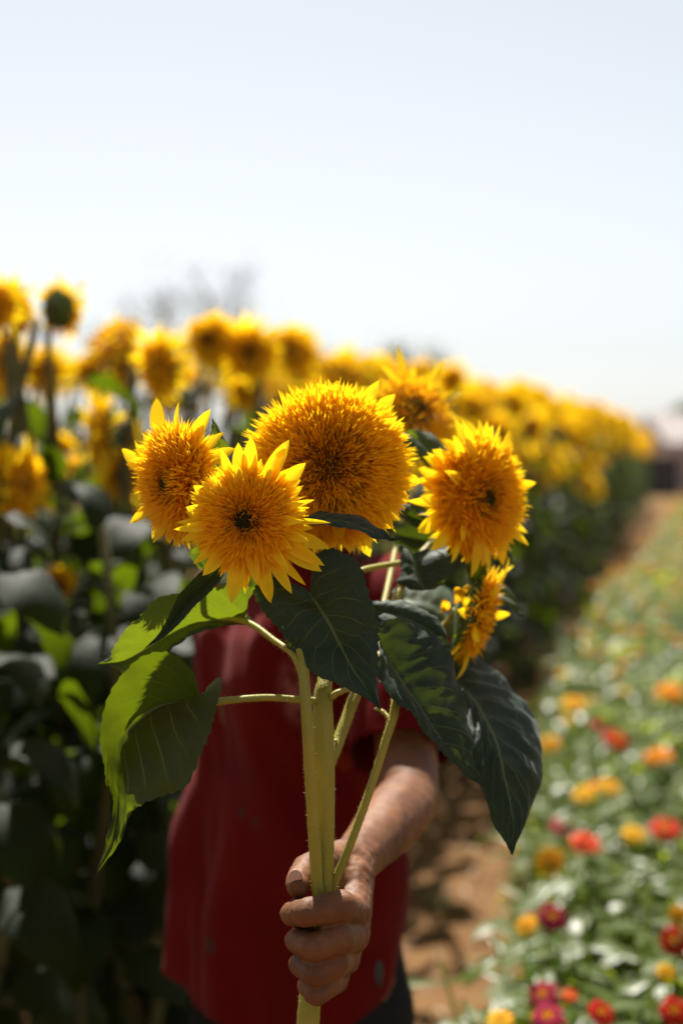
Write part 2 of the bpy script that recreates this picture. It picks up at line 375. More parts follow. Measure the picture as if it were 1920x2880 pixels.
    for i in range(nb):
        a = 2 * math.pi * (i + rng.uniform(-.3, .3)) / nb
        d = Vector((math.cos(a), math.sin(a), rng.uniform(-.35, .25))).normalized()
        petal(br, Vector((math.cos(a), math.sin(a), 0)) * Rb * .55 + Vector((0, 0, -Rb * .30)), d, Vector((0, 0, 1)), Rb * rng.uniform(.30, .52), Rb * .24, rng.uniform(.1, .9), .3, 4, uv=True)
    return ray, flo, disc, br, rec

def frame(fac, roll=0.0):
    z = Vector(fac).normalized(); x = Vector((1, 0, 0)); x = (x - z * x.dot(z)).normalized(); y = z.cross(x)
    m = Matrix((x, y, z)).transposed().to_4x4()
    return m @ Matrix.Rotation(roll, 4, 'Z')

def hero_flower(parent, px, py, d, Rb_px, facing, seed, tips=(), label=None, **kw):
    c = P(px, py, d); Rb = Rb_px * d / F; fm = frame(facing); inv = fm.to_3x3().transposed()
    rays = []
    rng = random.Random(seed + 5)
    nrm = Vector(facing).normalized()
    for t in tips:
        tx, ty = t[0], t[1]; w = t[2] if len(t) > 2 else 30
        dr = (P(tx, ty, 1.0) - CAM)
        # intersect with plane through centre, moved a little in front of or behind it
        off = t[3] if len(t) > 3 else rng.uniform(-.010, .016)
        k = ((c + nrm * off) - CAM).dot(nrm) / dr.dot(nrm); q = CAM + dr * k - c
        l = inv @ q; rays.append((l.x, l.y, l.z, w * d / F))
    hd = bpy.data.objects.new('flower_head', None); COL.objects.link(hd); hd.parent = parent; hd.empty_display_size = .02
    hd.matrix_parent_inverse = Matrix.Identity(4)
    hd.location = c - world_loc(parent); hd.rotation_euler = fm.to_euler()
    if label: hd['label'] = label
    mbs = flower_meshes(seed, Rb, kw.pop('n_flo', 1500), rays=rays, **kw)
    for mb, nm, mt in zip(mbs, ('ray_petals', 'florets', 'disc', 'bracts', 'receptacle'), (M_PETAL, M_PETAL, M_DISC, M_BRACT, M_RECEP)):
        mb.build(nm, mt, hd, world=False)
    return c, c - nrm * (Rb * .5)

def loft_leaf(parent, rows, mat=None, name='leaf', teeth=20, nrow=100, ncol=18, puck=0.0010, bow=0.006, tooth=0.0030, label=None, nv=9.0):
    span = (P(*rows[0][1]) - P(*rows[-1][1])).length; pk = min(1, (span / .13) ** 2.5)
    Ls = catmull([P(*r[0]) for r in rows], nrow); Ms = catmull([P(*r[1]) for r in rows], nrow); Rs = catmull([P(*r[2]) for r in rows], nrow)
    vs = []; us = []; fs = []
    for i in range(nrow):
        v = i / (nrow - 1); L, M, Rr = Ls[i], Ms[i], Rs[i]
        acr = (Rr - L); acr = acr.normalized() if acr.length > 1e-6 else Vector((1, 0, 0))
        al = (Ms[min(i + 1, nrow - 1)] - Ms[max(i - 1, 0)]).normalized(); nm = al.cross(acr)
        nm = nm.normalized() if nm.length > 1e-5 else Vector((0, -1, 0))
        if nm.y > 0: nm = -nm
        env = math.sin(math.pi * min(1, v * 0.97 + 0.03)) ** .5
        sw = (v * teeth) % 1.0
        for k in range(ncol + 1):
            u = -1 + 2 * k / ncol; au = abs(u); E = L if u < 0 else Rr
            p = M.lerp(E, au)
            p = p + nm * (bow * env * 4 * au * (1 - au * .85))
            ph = v * nv - 2.6 * au ** .8 + .35 * noise.noise(Ms[i] * 60)
            p = p + nm * (puck * pk * env * math.sin(math.pi * au) ** .7 * math.cos(2 * math.pi * ph))
            p = p + nm * (0.0045 * pk * noise.noise(p * 30) * (0.3 + au) + 0.0012 * noise.noise(p * 110)) + nm * (0.0018 * env * au ** 4 * math.sin(v * teeth * 1.7 + u * 3))
            if k in (0, ncol): p = p + (E - M).normalized() * (tooth * env * (sw - .35)) if (E - M).length > 1e-5 else p
            vs.append(p); us.append(((u + 1) / 2, v))
    W = ncol + 1
    for i in range(nrow - 1):
        for k in range(ncol): fs.append((i * W + k, (i + 1) * W + k, (i + 1) * W + k + 1, i * W + k + 1))
    mb = MB(); mb.add(vs, fs, None, us)
    o = mb.build(name, mat or M_LEAF, parent)
    # front face = side whose stored normal looks at the sky
    me = o.data; s = sum((p.normal.z * p.area for p in me.polygons))
    if s < 0: me.flip_normals()
    if label: o['label'] = label
    return o
def rw(d, *rows):
    """rows of (Lx,Ly,Mx,My,Rx,Ry[,dL,dM,dR])"""
    out = []
    for r in rows:
        e = r[6:] if len(r) > 6 else (0, 0, 0)
        out.append(((r[0], r[1], d + e[0]), (r[2], r[3], d + e[1]), (r[4], r[5], d + e[2])))
    return out
def tipr(x, y, e=0): return (x, y, x, y, x, y, e, e, e)
#@@BOUQUET
# ================================================================ THE BOUQUET : three cut stalks
HAND = P(905, 2600, 1.235)
stalk_front = empty('cut_sunflower_stalk', P(893, 2640, 1.232), 'slim left cut stalk carrying the sharp front bloom and the big centre leaf', 'sunflower', 'sunflower stalks held in the hand')
stalk_main = empty('cut_sunflower_stalk', P(905, 2880, 1.24), 'thickest cut stalk, the forked one, carrying the largest fluffy bloom', 'sunflower', 'sunflower stalks held in the hand')
stalk_right = empty('cut_sunflower_stalk', P(915, 2660, 1.245), 'thin slanting cut stalk at right of the grip ending in the oval bloom', 'sunflower', 'sunflower stalks held in the hand')

# --- flowers
f1c, f1b = hero_flower(stalk_front, 692, 1462, 1.205, 138, (-.10, -1, .02), 11, tips=[
    (812, 1236, 40), (800, 1250, 30), (862, 1302, 42), (845, 1350, 34), (848, 1372, 34), (884, 1402, 16), (870, 1425, 14), (929, 1468, 15), (926, 1541, 36), (912, 1590, 34),
    (904, 1607, 42), (858, 1648, 24), (823, 1673, 30), (768, 1696, 38), (742, 1665, 24), (651, 1698, 44), (690, 1660, 22), (573, 1622, 34), (524, 1427, 38), (545, 1364, 36), (600, 1330, 30), (548, 1490, 30),
    (620, 1262, 24), (702, 1228, 40), (672, 1245, 40), (735, 1290, 22), (800, 1630, 26), (870, 1525, 26)],
    n_flo=5200, dome=.26, disc_r=.22, eye=.40, n_ray=36, ray_len=.38, messy=1.35, flen=.40, label='sharpest bloom in front with a small green eye and loose curling petals')
f2c, f2b = hero_flower(stalk_front, 497, 1357, 1.27, 152, (-1.15, -1, -.10), 23, tips=[
    (440, 1118, 52, -.004), (502, 1130, 24, .0), (592, 1152, 40, -.006), (588, 1172, 46, -.010), (340, 1266, 46, .004), (374, 1240, 30, .0), (384, 1330, 36, .006), (632, 1216, 34, -.01), (664, 1262, 40, -.014),
    (398, 1400, 30, .004), (510, 1532, 36, .0), (556, 1530, 30, 0), (470, 1190, 30)],
    n_flo=4200, dome=.30, disc_r=.18, eye=.38, n_ray=26, ray_len=.32, messy=1.3, flen=.40, label='left bloom turned away to the left with tall upright top petals')
def big_col(r, a, tip, bas, rng):
    if r < .55 and rng.random() < .30: return (0.45, 0.16, 0.008), (0.26, 0.08, 0.006)
    return tip, bas
f3c, f3b = hero_flower(stalk_main, 925, 1312, 1.275, 226, (.10, -1, .10), 37, tips=[
    (1135, 1190, 44, -.006), (1105, 1105, 44, -.02), (1060, 1068, 40, -.02), (1160, 1305, 40, -.01), (1150, 1410, 50, -.01), (1105, 1485, 46, -.01), (1040, 1565, 44, -.015), (985, 1555, 34, 0), (1110, 1250, 36), (880, 1065, 22), (910, 1078, 22), (1185, 1360, 40, -.01)],
    n_flo=8000, dome=.32, disc_r=.05, eye=.28, n_ray=18, ray_len=.16, messy=1.7, flen=.30, fw=.060, cfun=big_col, label='largest bloom, a round shaggy pompon with a rusty brown middle')
f4c, f4b = hero_flower(stalk_right, 1345, 1400, 1.40, 164, (.85, -1, -.02), 41, tips=[
    (1276, 1178, 42, -.01), (1310, 1180, 36, -.012), (1345, 1178, 36, -.012), (1402, 1190, 24, -.012), (1190, 1284, 36, -.006), (1216, 1265, 44, -.006), (1240, 1230, 44, -.008), (1168, 1320, 42, .0), (1178, 1395, 44, .0), (1172, 1492, 46, .0),
    (1210, 1548, 40), (1306, 1585, 44), (1358, 1595, 40), (1440, 1530, 30), (1180, 1352, 36)],
    n_flo=3600, dome=.28, disc_r=.16, eye=.34, n_ray=30, ray_len=.34, messy=1.3, label='oval bloom on the right turned towards the path')
f5c, f5b = hero_flower(stalk_main, 1345, 1738, 1.43, 138, (1.0, -.22, -.32), 53, tips=[], n_flo=700, dome=.25, disc_r=.2, n_ray=24, ray_len=.42, label='small bloom seen from the side below the oval one')
f6c, f6b = hero_flower(stalk_main, 1165, 1160, 1.62, 130, (.55, -.75, .45), 61, tips=[(1118, 1062, 44, 0), (1165, 1060, 44, 0), (1235, 1150, 40, 0), (1262, 1180, 40, 0)], n_flo=800, dome=.3, disc_r=.12, n_ray=22, ray_len=.55, label='soft focus bloom behind the largest one')

# upright curved petals of the side-view bloom
mb = MB()
for (bx, by, tx, ty, w) in ((1345, 1680, 1402, 1606, 26), (1350, 1700, 1412, 1640, 24), (1290, 1690, 1262, 1640, 28), (1300, 1670, 1320, 1625, 22), (1250, 1720, 1232, 1668, 24)):
    a, b_ = P(bx, by, 1.43), P(tx, ty, 1.41); d = (b_ - a)
    petal(mb, a, d.normalized(), Vector((0, -1, .2)), d.length, w * 1.42 / F * 1.5, .5, .5, 6, (.88, .44, .01), (.9, .52, .012), .6)
mb.build('ray_petals', M_PETAL, stalk_main)

# --- stems
def stem(parent, pts, radii, name='stem', seg=16, ribs=.035):
    mb = MB(); tube(mb, pts, radii, seg, ribs=ribs)
    hr = random.Random(len(pts) * 7 + seg); base = list(mb.v); nv = len(base); n = nv // seg
    cen = [sum(base[i * seg:(i + 1) * seg], Vector()) / seg for i in range(n)]
    L = sum((cen[i + 1] - cen[i]).length for i in range(n - 1))
    for _ in range(int(L * 9000)):                        # short stiff hairs
        t = hr.random() * (n - 1.001); i = int(t); k = hr.randrange(seg); c = cen[i].lerp(cen[i + 1], t - i)
        q = base[i * seg + k].lerp(base[(i + 1) * seg + k], t - i); d = (q - c).normalized() + rndv(hr, .35)
        h = hr.uniform(.0009, .0022); w = rndv(hr, 1).normalized() * .00012
        mb.add([q - w, q + w, q + d * h], [(0, 1, 2)])
    o = mb.build(name, M_STEM, parent); return o
px2m = 1.23 / F
stem(stalk_front, [P(900, 2700, 1.236), P(893, 2520, 1.228), P(880, 2300, 1.215), P(868, 2100, 1.208), P(856, 1920, 1.21), P(846, 1840, 1.225), P(800, 1700, 1.25), P(740, 1560, 1.245), f1b], [15 * px2m, 17 * px2m, 17 * px2m, 15 * px2m, 14 * px2m, 12 * px2m, 11 * px2m])
stem(stalk_front, [P(846, 1850, 1.225), P(790, 1740, 1.29), P(660, 1560, 1.34), P(570, 1420, 1.34), f2b], [9 * px2m], 'flower_branch', 12)
stem(stalk_main, [P(866, 3100, 1.25), P(866, 2880, 1.245), P(885, 2700, 1.245), P(908, 2520, 1.24), P(912, 2300, 1.235), P(910, 2110, 1.235), P(908, 1960, 1.24), P(915, 1900, 1.25), P(930, 1700, 1.29), P(930, 1500, 1.33), f3b], [33 * px2m, 33 * px2m, 30 * px2m, 27 * px2m, 29 * px2m, 31 * px2m, 26 * px2m, 20 * px2m, 15 * px2m, 14 * px2m, 13 * px2m], ribs=.05)
stem(stalk_main, [P(918, 2160, 1.235), P(935, 2120, 1.24), P(952, 2080, 1.25), P(975, 2020, 1.26), P(1002, 1950, 1.275), P(1060, 1850, 1.32), P(1150, 1800, 1.40), P(1240, 1765, 1.45), f5b], [20 * px2m, 19 * px2m, 17 * px2m, 17 * px2m, 15 * px2m, 11 * px2m, 10 * px2m], 'flower_branch')
stem(stalk_main, [P(952, 2120, 1.245), P(950, 2112, 1.243), P(944, 2080, 1.24)], [4 * px2m, 7 * px2m, 4 * px2m], 'stem_node', 10)
stem(stalk_main, [P(1000, 1960, 1.275), P(1060, 1780, 1.36), P(1120, 1500, 1.52), P(1150, 1300, 1.62), f6b], [10 * px2m], 'flower_branch', 10)
stem(stalk_right, [P(900, 2700, 1.25), P(932, 2510, 1.24), P(975, 2400, 1.235), P(1030, 2250, 1.24), P(1085, 2080, 1.25), P(1110, 1990, 1.262), P(1108, 1900, 1.30), P(1095, 1760, 1.35), P(1128, 1650, 1.38), P(1200, 1540, 1.43), P(1290, 1450, 1.46), f4b], [11 * px2m, 11 * px2m, 12 * px2m, 12 * px2m, 13 * px2m, 12 * px2m, 12 * px2m, 13 * px2m, 13 * px2m, 11 * px2m])
stem(stalk_right, [P(1100, 2030, 1.255), P(1085, 2010, 1.262), P(1072, 1998, 1.268), P(1052, 1992, 1.28)], [7 * px2m, 6 * px2m, 5 * px2m, 3 * px2m], 'leaf_stub', 8)
# petioles
stem(stalk_main, [P(900, 1972, 1.238), P(845, 1968, 1.23), P(760, 1962, 1.222), P(680, 1966, 1.212), P(611, 1974, 1.206), P(568, 1980, 1.203)], [11 * px2m, 10 * px2m, 10 * px2m, 10 * px2m, 11 * px2m, 9 * px2m], 'petiole', 10)
stem(stalk_front, [P(850, 1900, 1.215), P(822, 1840, 1.225), P(768, 1799, 1.25), P(712, 1758, 1.27), P(665, 1743, 1.285), P(602, 1743, 1.295)], [10 * px2m, 8 * px2m, 9 * px2m, 9 * px2m, 8 * px2m, 6 * px2m], 'petiole', 10)
stem(stalk_main, [P(915, 1975, 1.24), P(945, 1950, 1.235), P(990, 1930, 1.25), P(1030, 1880, 1.27), P(1068, 1800, 1.283)], [9 * px2m, 9 * px2m, 8 * px2m, 8 * px2m, 7 * px2m], 'petiole', 10)
stem(stalk_front, [P(850, 1860, 1.222), P(880, 1800, 1.235), P(885, 1720, 1.237), P(869, 1668, 1.228)], [8 * px2m, 7 * px2m, 6 * px2m, 6 * px2m], 'petiole', 10)
stem(stalk_right, [P(1108, 1920, 1.29), P(1150, 1860, 1.31), P(1200, 1835, 1.38), P(1240, 1845, 1.41)], [8 * px2m], 'petiole', 10)
stem(stalk_main, [P(930, 1700, 1.30), P(965, 1640, 1.325), P(1012, 1606, 1.335), P(1070, 1592, 1.37), P(1124, 1582, 1.40), P(1162, 1560, 1.415)], [8 * px2m, 8 * px2m, 9 * px2m, 9 * px2m, 7 * px2m], 'petiole', 10)

# --- leaves
loft_leaf(stalk_front, rw(1.224, (860, 1655, 868, 1668, 872, 1650), (800, 1632, 880, 1685, 888, 1566), (738, 1622, 893, 1702, 942, 1543), (714, 1665, 906, 1722, 998, 1568, .004, .006, .004),
    (748, 1728, 925, 1752, 1024, 1625, .006, .006, .008), (792, 1778, 942, 1785, 1044, 1700, .006, .006, .008), (822, 1838, 960, 1822, 1066, 1775, .004, .004, .006), (872, 1890, 985, 1870, 1064, 1842, -.01, -.012, -.01), (932, 1920, 1015, 1915, 1060, 1905, -.02, -.022, -.02), (1010, 1957, 1048, 1960, 1062, 1955, -.032, -.034, -.034), tipr(1071, 1995, -.042)),
    mat=M_LEAF_SHADED, teeth=26, label='big dark heart-shaped leaf in the middle')
loft_leaf(stalk_main, rw(1.283, (1063, 1800, 1064, 1795, 1066, 1750), (1059, 1850, 1082, 1845, 1112, 1743, -.02, 0, .01), (1059, 1918, 1117, 1901, 1192, 1778, -.03, -.005, .02), (1107, 1980, 1150, 1952, 1242, 1810, -.032, -.008, .022), (1158, 2025, 1186, 2003, 1268, 1880, -.03, -.01, .02),
    (1209, 2090, 1228, 2066, 1296, 1965, -.028, -.012, .016), (1260, 2141, 1272, 2122, 1315, 2050, -.025, -.014, .01), (1311, 2182, 1318, 2168, 1322, 2130, -.02, -.014, -.005), tipr(1374, 2223, -.02)),
    mat=M_LEAF_SHADED, teeth=22, puck=.0016, label='folded dark leaf right of centre')
loft_leaf(stalk_right, rw(1.345, (1232, 1850, 1238, 1850, 1240, 1806, .06, .07, .09), (1250, 1930, 1275, 1911, 1315, 1838, .03, .055, .105), (1285, 2010, 1330, 1965, 1402, 1903, .0, .03, .10), (1310, 2090, 1365, 2025, 1478, 1980, -.02, .005, .075), (1322, 2150, 1395, 2090, 1518, 2088, -.03, -.015, .035),
    (1346, 2228, 1412, 2160, 1514, 2172, -.04, -.035, .005), (1383, 2314, 1433, 2250, 1490, 2268, -.05, -.045, -.02), (1416, 2368, 1443, 2330, 1463, 2338, -.055, -.055, -.045), tipr(1439, 2406, -.06)),
    mat=M_LEAF_SHADED, teeth=16, tooth=.001, puck=.0026, label='outermost right leaf hanging to a point')
loft_leaf(stalk_main, rw(1.205, (562, 1950, 566, 1980, 582, 1932), (540, 1880, 546, 1978, 614, 1906, -.03, 0, -.03), (482, 1838, 506, 1977, 623, 1930, -.05, 0, -.05), (402, 1848, 455, 1985, 604, 2000, -.06, -.005, -.06), (345, 1900, 415, 2005, 592, 2055, -.065, -.01, -.07), (300, 1975, 378, 2035, 566, 2120, -.06, -.01, -.07),
    (284, 2060, 348, 2070, 528, 2208, -.055, -.012, -.065), (288, 2130, 330, 2120, 470, 2236, -.045, -.015, -.055), (303, 2190, 326, 2190, 410, 2257, -.035, -.02, -.045), (318, 2272, 330, 2265, 366, 2290, -.025, -.02, -.035), (300, 2362, 318, 2350, 340, 2365, -.03, -.03, -.03), tipr(273, 2455, -.035)),
    teeth=24, puck=.0022, label='wide lower left leaf glowing green on its outer half')
loft_leaf(stalk_front, rw(1.295, (702, 1648, 692, 1745, 700, 1757, -.02, 0, 0), (645, 1638, 640, 1742, 640, 1748, -.035, 0, -.01), (580, 1640, 585, 1745, 590, 1754, -.045, 0, -.01), (515, 1646, 532, 1758, 532, 1768, -.05, 0, -.01), (437, 1676, 482, 1783, 490, 1798, -.05, 0, -.01), (386, 1717, 442, 1805, 450, 1832, -.045, 0, -.01),
    (348, 1766, 402, 1830, 412, 1868, -.035, 0, -.01), (322, 1812, 365, 1850, 372, 1902, -.02, 0, -.01), (310, 1850, 330, 1862, 338, 1886), tipr(275, 1867, -.005)),
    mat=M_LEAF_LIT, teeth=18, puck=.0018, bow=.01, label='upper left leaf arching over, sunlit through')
loft_leaf(stalk_front, rw(1.222, (598, 1575, 635, 1585, 652, 1602, 0, .012, 0), (573, 1600, 605, 1607, 626, 1624, 0, .014, 0), (540, 1633, 570, 1647, 594, 1662, 0, .016, 0), (507, 1670, 536, 1685, 560, 1694, 0, .016, 0), (485, 1708, 511, 1719, 530, 1726, 0, .012, 0), (466, 1750, 482, 1753, 498, 1762, 0, .008, 0), (440, 1790, 447, 1792, 456, 1796, 0, .003, 0), tipr(403, 1827)),
    mat=M_LEAF_SHADED, teeth=14, tooth=.0008, puck=.0006, bow=.002, label='narrow grey-green leaf folded under the front bloom')
loft_leaf(stalk_main, rw(1.225, (842, 1462, 842, 1468, 842, 1474), (880, 1450, 880, 1464, 882, 1484, .02, 0, -.01), (925, 1449, 925, 1466, 925, 1488, .03, 0, -.014), (974, 1452, 972, 1470, 968, 1487, .03, 0, -.014), (1024, 1465, 1022, 1485, 1016, 1503, .028, 0, -.012), (1066, 1489, 1062, 1502, 1056, 1514, .015, 0, -.008), (1096, 1509, 1094, 1515, 1090, 1520), tipr(1137, 1510)),
    mat=M_LEAF_SHADED, teeth=12, tooth=.001, puck=.001, bow=.003, label='thin leaf tip lying across the largest bloom')
loft_leaf(stalk_main, rw(1.40, (1092, 1524, 1162, 1556, 1245, 1532, .0, 0, .0), (1118, 1538, 1163, 1575, 1290, 1545, -.0, -.004, 0), (1126, 1570, 1166, 1590, 1297, 1568, -.005, -.012, -.005), (1126, 1600, 1170, 1608, 1293, 1592, -.01, -.016, -.008), (1126, 1622, 1176, 1625, 1282, 1614, -.015, -.02, -.01), (1116, 1642, 1188, 1648, 1250, 1646, -.025, -.025, -.015), (1150, 1658, 1190, 1661, 1222, 1658, -.03, -.03, -.02)),
    mat=M_LEAF_SHADED, teeth=10, puck=.0015, bow=.008, label='grey drooping leaf below the oval bloom')
loft_leaf(stalk_right, rw(1.415, (1312, 1562, 1340, 1560, 1368, 1566), (1312, 1595, 1340, 1595, 1368, 1598, 0, .006, 0), (1320, 1632, 1342, 1632, 1364, 1634, 0, .006, 0), (1333, 1660, 1344, 1660, 1355, 1660, 0, .003, 0), tipr(1346, 1688)), teeth=8, tooth=.001, label='small pointed leaf hanging under the oval bloom')
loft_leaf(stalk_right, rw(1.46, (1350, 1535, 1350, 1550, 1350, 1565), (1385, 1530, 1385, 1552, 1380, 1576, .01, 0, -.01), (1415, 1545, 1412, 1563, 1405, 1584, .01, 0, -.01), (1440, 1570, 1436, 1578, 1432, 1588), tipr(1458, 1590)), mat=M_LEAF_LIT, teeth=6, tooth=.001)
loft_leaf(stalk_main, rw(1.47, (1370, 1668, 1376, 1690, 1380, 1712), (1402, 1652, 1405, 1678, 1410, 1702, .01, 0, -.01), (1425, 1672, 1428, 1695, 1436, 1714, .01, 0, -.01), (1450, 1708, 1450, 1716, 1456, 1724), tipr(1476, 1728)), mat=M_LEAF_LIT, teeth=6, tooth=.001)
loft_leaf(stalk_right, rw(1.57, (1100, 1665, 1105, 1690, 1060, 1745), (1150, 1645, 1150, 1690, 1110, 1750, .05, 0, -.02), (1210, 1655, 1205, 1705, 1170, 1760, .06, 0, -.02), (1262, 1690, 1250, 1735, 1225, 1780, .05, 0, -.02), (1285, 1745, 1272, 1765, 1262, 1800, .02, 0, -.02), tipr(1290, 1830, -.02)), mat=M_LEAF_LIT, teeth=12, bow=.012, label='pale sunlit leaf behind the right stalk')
loft_leaf(stalk_right, rw(1.322, (1040, 1690, 1045, 1715, 1035, 1760), (1080, 1695, 1085, 1725, 1075, 1785, .015, 0, -.01), (1140, 1700, 1140, 1740, 1130, 1815, .02, 0, -.012), (1195, 1722, 1190, 1765, 1180, 1840, .015, 0, -.012), (1235, 1760, 1232, 1795, 1225, 1850, .01, 0, -.01), tipr(1262, 1835)), mat=M_LEAF_SHADED, teeth=8, bow=.006)
loft_leaf(stalk_main, rw(1.50, (1120, 1230, 1140, 1215, 1160, 1205), (1140, 1262, 1168, 1240, 1190, 1222, -.01, 0, .02), (1180, 1300, 1200, 1272, 1222, 1240, -.01, 0, .02), (1225, 1330, 1232, 1300, 1245, 1270, -.01, 0, .02), tipr(1262, 1330)), mat=M_LEAF_LIT, teeth=8, bow=.008)
loft_leaf(stalk_main, rw(1.42, (1118, 1412, 1120, 1430, 1116, 1450, .02, 0, 0), (1150, 1425, 1150, 1450, 1145, 1470, .0, 0, 0), (1180, 1440, 1180, 1462, 1175, 1490, .0, 0, 0), (1215, 1455, 1212, 1475, 1210, 1500, .0, 0, 0), tipr(1245, 1495)), mat=M_LEAF_SHADED, teeth=8, bow=.006)
loft_leaf(stalk_main, rw(1.48, (1100, 1475, 1105, 1500, 1105, 1530, .0, 0, 0), (1150, 1470, 1150, 1510, 1145, 1545, -.01, 0, 0), (1210, 1480, 1205, 1520, 1200, 1560, -.01, 0, 0), (1260, 1510, 1255, 1540, 1250, 1570, .01, 0, 0), tipr(1300, 1570)), mat=M_LEAF_SHADED, teeth=8, bow=.006)
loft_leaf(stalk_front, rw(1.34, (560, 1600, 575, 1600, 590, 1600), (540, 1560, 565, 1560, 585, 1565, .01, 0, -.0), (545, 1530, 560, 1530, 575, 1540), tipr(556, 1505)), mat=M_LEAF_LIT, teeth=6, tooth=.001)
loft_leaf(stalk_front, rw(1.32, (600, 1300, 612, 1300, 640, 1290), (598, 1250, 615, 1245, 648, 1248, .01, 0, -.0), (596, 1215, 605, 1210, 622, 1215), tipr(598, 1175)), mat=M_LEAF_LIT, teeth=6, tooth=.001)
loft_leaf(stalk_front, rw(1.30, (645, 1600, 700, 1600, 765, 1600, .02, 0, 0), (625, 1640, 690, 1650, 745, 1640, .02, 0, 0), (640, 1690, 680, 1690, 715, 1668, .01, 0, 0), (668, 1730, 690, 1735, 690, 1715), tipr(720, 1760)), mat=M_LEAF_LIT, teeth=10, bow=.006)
#@@PERSON
# ================================================================ THE PERSON
person = empty('person', (-.05, 1.90, 0), 'person in dark red t-shirt holding out sunflowers that hide the face', 'person')
def sphere_mb(mb, c, r, sg=16, rg=10, sc=(1, 1, 1), M=None):
    vs = []; fs = []; c = Vector(c)
    for i in range(rg + 1):
        ph = math.pi * i / rg
        for k in range(sg):
            th = 2 * math.pi * k / sg
            p = Vector((math.sin(ph) * math.cos(th) * r * sc[0], math.sin(ph) * math.sin(th) * r * sc[1], math.cos(ph) * r * sc[2]))
            if M is not None: p = M @ p
            vs.append(c + p)
    for i in range(rg):
        for k in range(sg): fs.append((i * sg + k, (i + 1) * sg + k, (i + 1) * sg + (k + 1) % sg, i * sg + (k + 1) % sg))
    mb.add(vs, fs)
def rcone(mb, p0, r0, p1, r1, sg=16, flat=None):
    p0, p1 = Vector(p0), Vector(p1)
    sphere_mb(mb, p0, r0, sg, 10); sphere_mb(mb, p1, r1, sg, 10); tube(mb, [p0, p1], [r0, r1], sg, n=2)
def chain(mb, pts, sg=16):
    for (a, ra), (b, rb) in zip(pts[:-1], pts[1:]): rcone(mb, a, ra, b, rb, sg)
def loft_rings(mb, rings, sg=40, pw=2.3):
    """rings of (centre, half_a, half_b, angle_deg); closed"""
    vs = []; fs = []; n = len(rings)
    for (c, a, b_, an) in rings:
        ca, sa = math.cos(R(an)), math.sin(R(an))
        for k in range(sg):
            th = 2 * math.pi * k / sg; x = math.copysign(abs(math.cos(th)) ** (2 / pw), math.cos(th)) * a; y = math.copysign(abs(math.sin(th)) ** (2 / pw), math.sin(th)) * b_
            vs.append(Vector(c) + Vector((x * ca - y * sa, x * sa + y * ca, 0)))
    for i in range(n - 1):
        for k in range(sg): fs.append((i * sg + k, i * sg + (k + 1) % sg, (i + 1) * sg + (k + 1) % sg, (i + 1) * sg + k))
    fs.append(tuple(reversed(range(sg)))); fs.append(tuple((n - 1) * sg + k for k in range(sg)))
    mb.add(vs, fs)
def remeshed(mb, voxel, smooth_it=4, smooth_f=.6):
    me = mb.mesh('tmp'); o = bpy.data.objects.new('tmp', me); COL.objects.link(o)
    m = o.modifiers.new('r', 'REMESH'); m.mode = 'VOXEL'; m.voxel_size = voxel
    s = o.modifiers.new('s', 'SMOOTH'); s.iterations = smooth_it; s.factor = smooth_f
    dg = bpy.context.evaluated_depsgraph_get(); ev = o.evaluated_get(dg); out = bpy.data.meshes.new_from_object(ev)
    bpy.data.objects.remove(o, do_unlink=True); out.materials.clear()
    return out
def arr(me):
    v = np.zeros(len(me.vertices) * 3); me.vertices.foreach_get('co', v); return v.reshape(-1, 3)

YAW = -50.0
wx = Vector((math.cos(R(YAW)), math.sin(R(YAW)), 0)); fx = Vector((-math.cos(R(40)), -math.sin(R(40)), 0))  # width axis (to his left), chest axis
TC = Vector((-.055, 1.87, 0))
def T(w, f, z): return TC + wx * w + fx * f + Vector((0, 0, z))
# --- fine mesh: forearm + hand
el = P(1150, 2250, 1.575); wr = P(982, 2440, 1.345)
sh = T(.160, -.03, 1.315)
fine = MB()
_sg = 40
se = P(1142, 2118, 1.635)
um = sh.lerp(se, .6)
chain(fine, [(um, .040), (se, .036), (el + Vector((.0, .010, .0)), .0335)], 48)
chain(fine, [(el, .032), (el.lerp(wr, .15), .0345), (el.lerp(wr, .3), .0345), (el.lerp(wr, .5), .031), (el.lerp(wr, .7), .0265), (el.lerp(wr, .85), .024), (wr, .0232)], 48)
sphere_mb(fine, wr + Vector((-.006, -.004, .0)), .027, 16, 10)
mcp = [P(993, 2562, 1.268), P(990, 2632, 1.272), P(965, 2698, 1.280), P(940, 2755, 1.288)]
pip = [P(955, 2553, 1.207), P(950, 2640, 1.204), P(935, 2710, 1.210), P(922, 2768, 1.220)]
dip = [P(862, 2566, 1.197), P(880, 2664, 1.196), P(885, 2738, 1.200), P(890, 2797, 1.209)]
tip = [P(820, 2570, 1.222), P(834, 2645, 1.222), P(842, 2712, 1.224), P(862, 2772, 1.230)]
rad = [.0128, .0127, .0119, .0104]
for i in range(4):
    r = rad[i]
    chain(fine, [(mcp[i], r * 1.12), (pip[i], r * 1.08), (dip[i], r * .97), (tip[i], r * .84)])
    sphere_mb(fine, pip[i] + Vector((.001, -.001, .001)), r * 1.13, 14, 10)
    rcone(fine, wr + Vector((0, -.01, -.004 * i)), .024, mcp[i], r * 1.25)
    ht = tip[i] + Vector((.012, .020, 0)); rcone(fine, tip[i], r * .84, ht, r * .72)
# palm fill, thumb mound, thumb
rcone(fine, P(975, 2490, 1.31), .024, P(960, 2690, 1.30), .018)
rcone(fine, P(985, 2470, 1.31), .021, P(990, 2560, 1.275), .016)
chain(fine, [(P(970, 2430, 1.335), .021), (P(918, 2428, 1.295), .0165), (P(862, 2440, 1.265), .0122), (P(836, 2482, 1.235), .0112), (P(836, 2492, 1.228), .0100)])
rcone(fine, P(930, 2440, 1.30), .015, P(985, 2540, 1.285), .014)
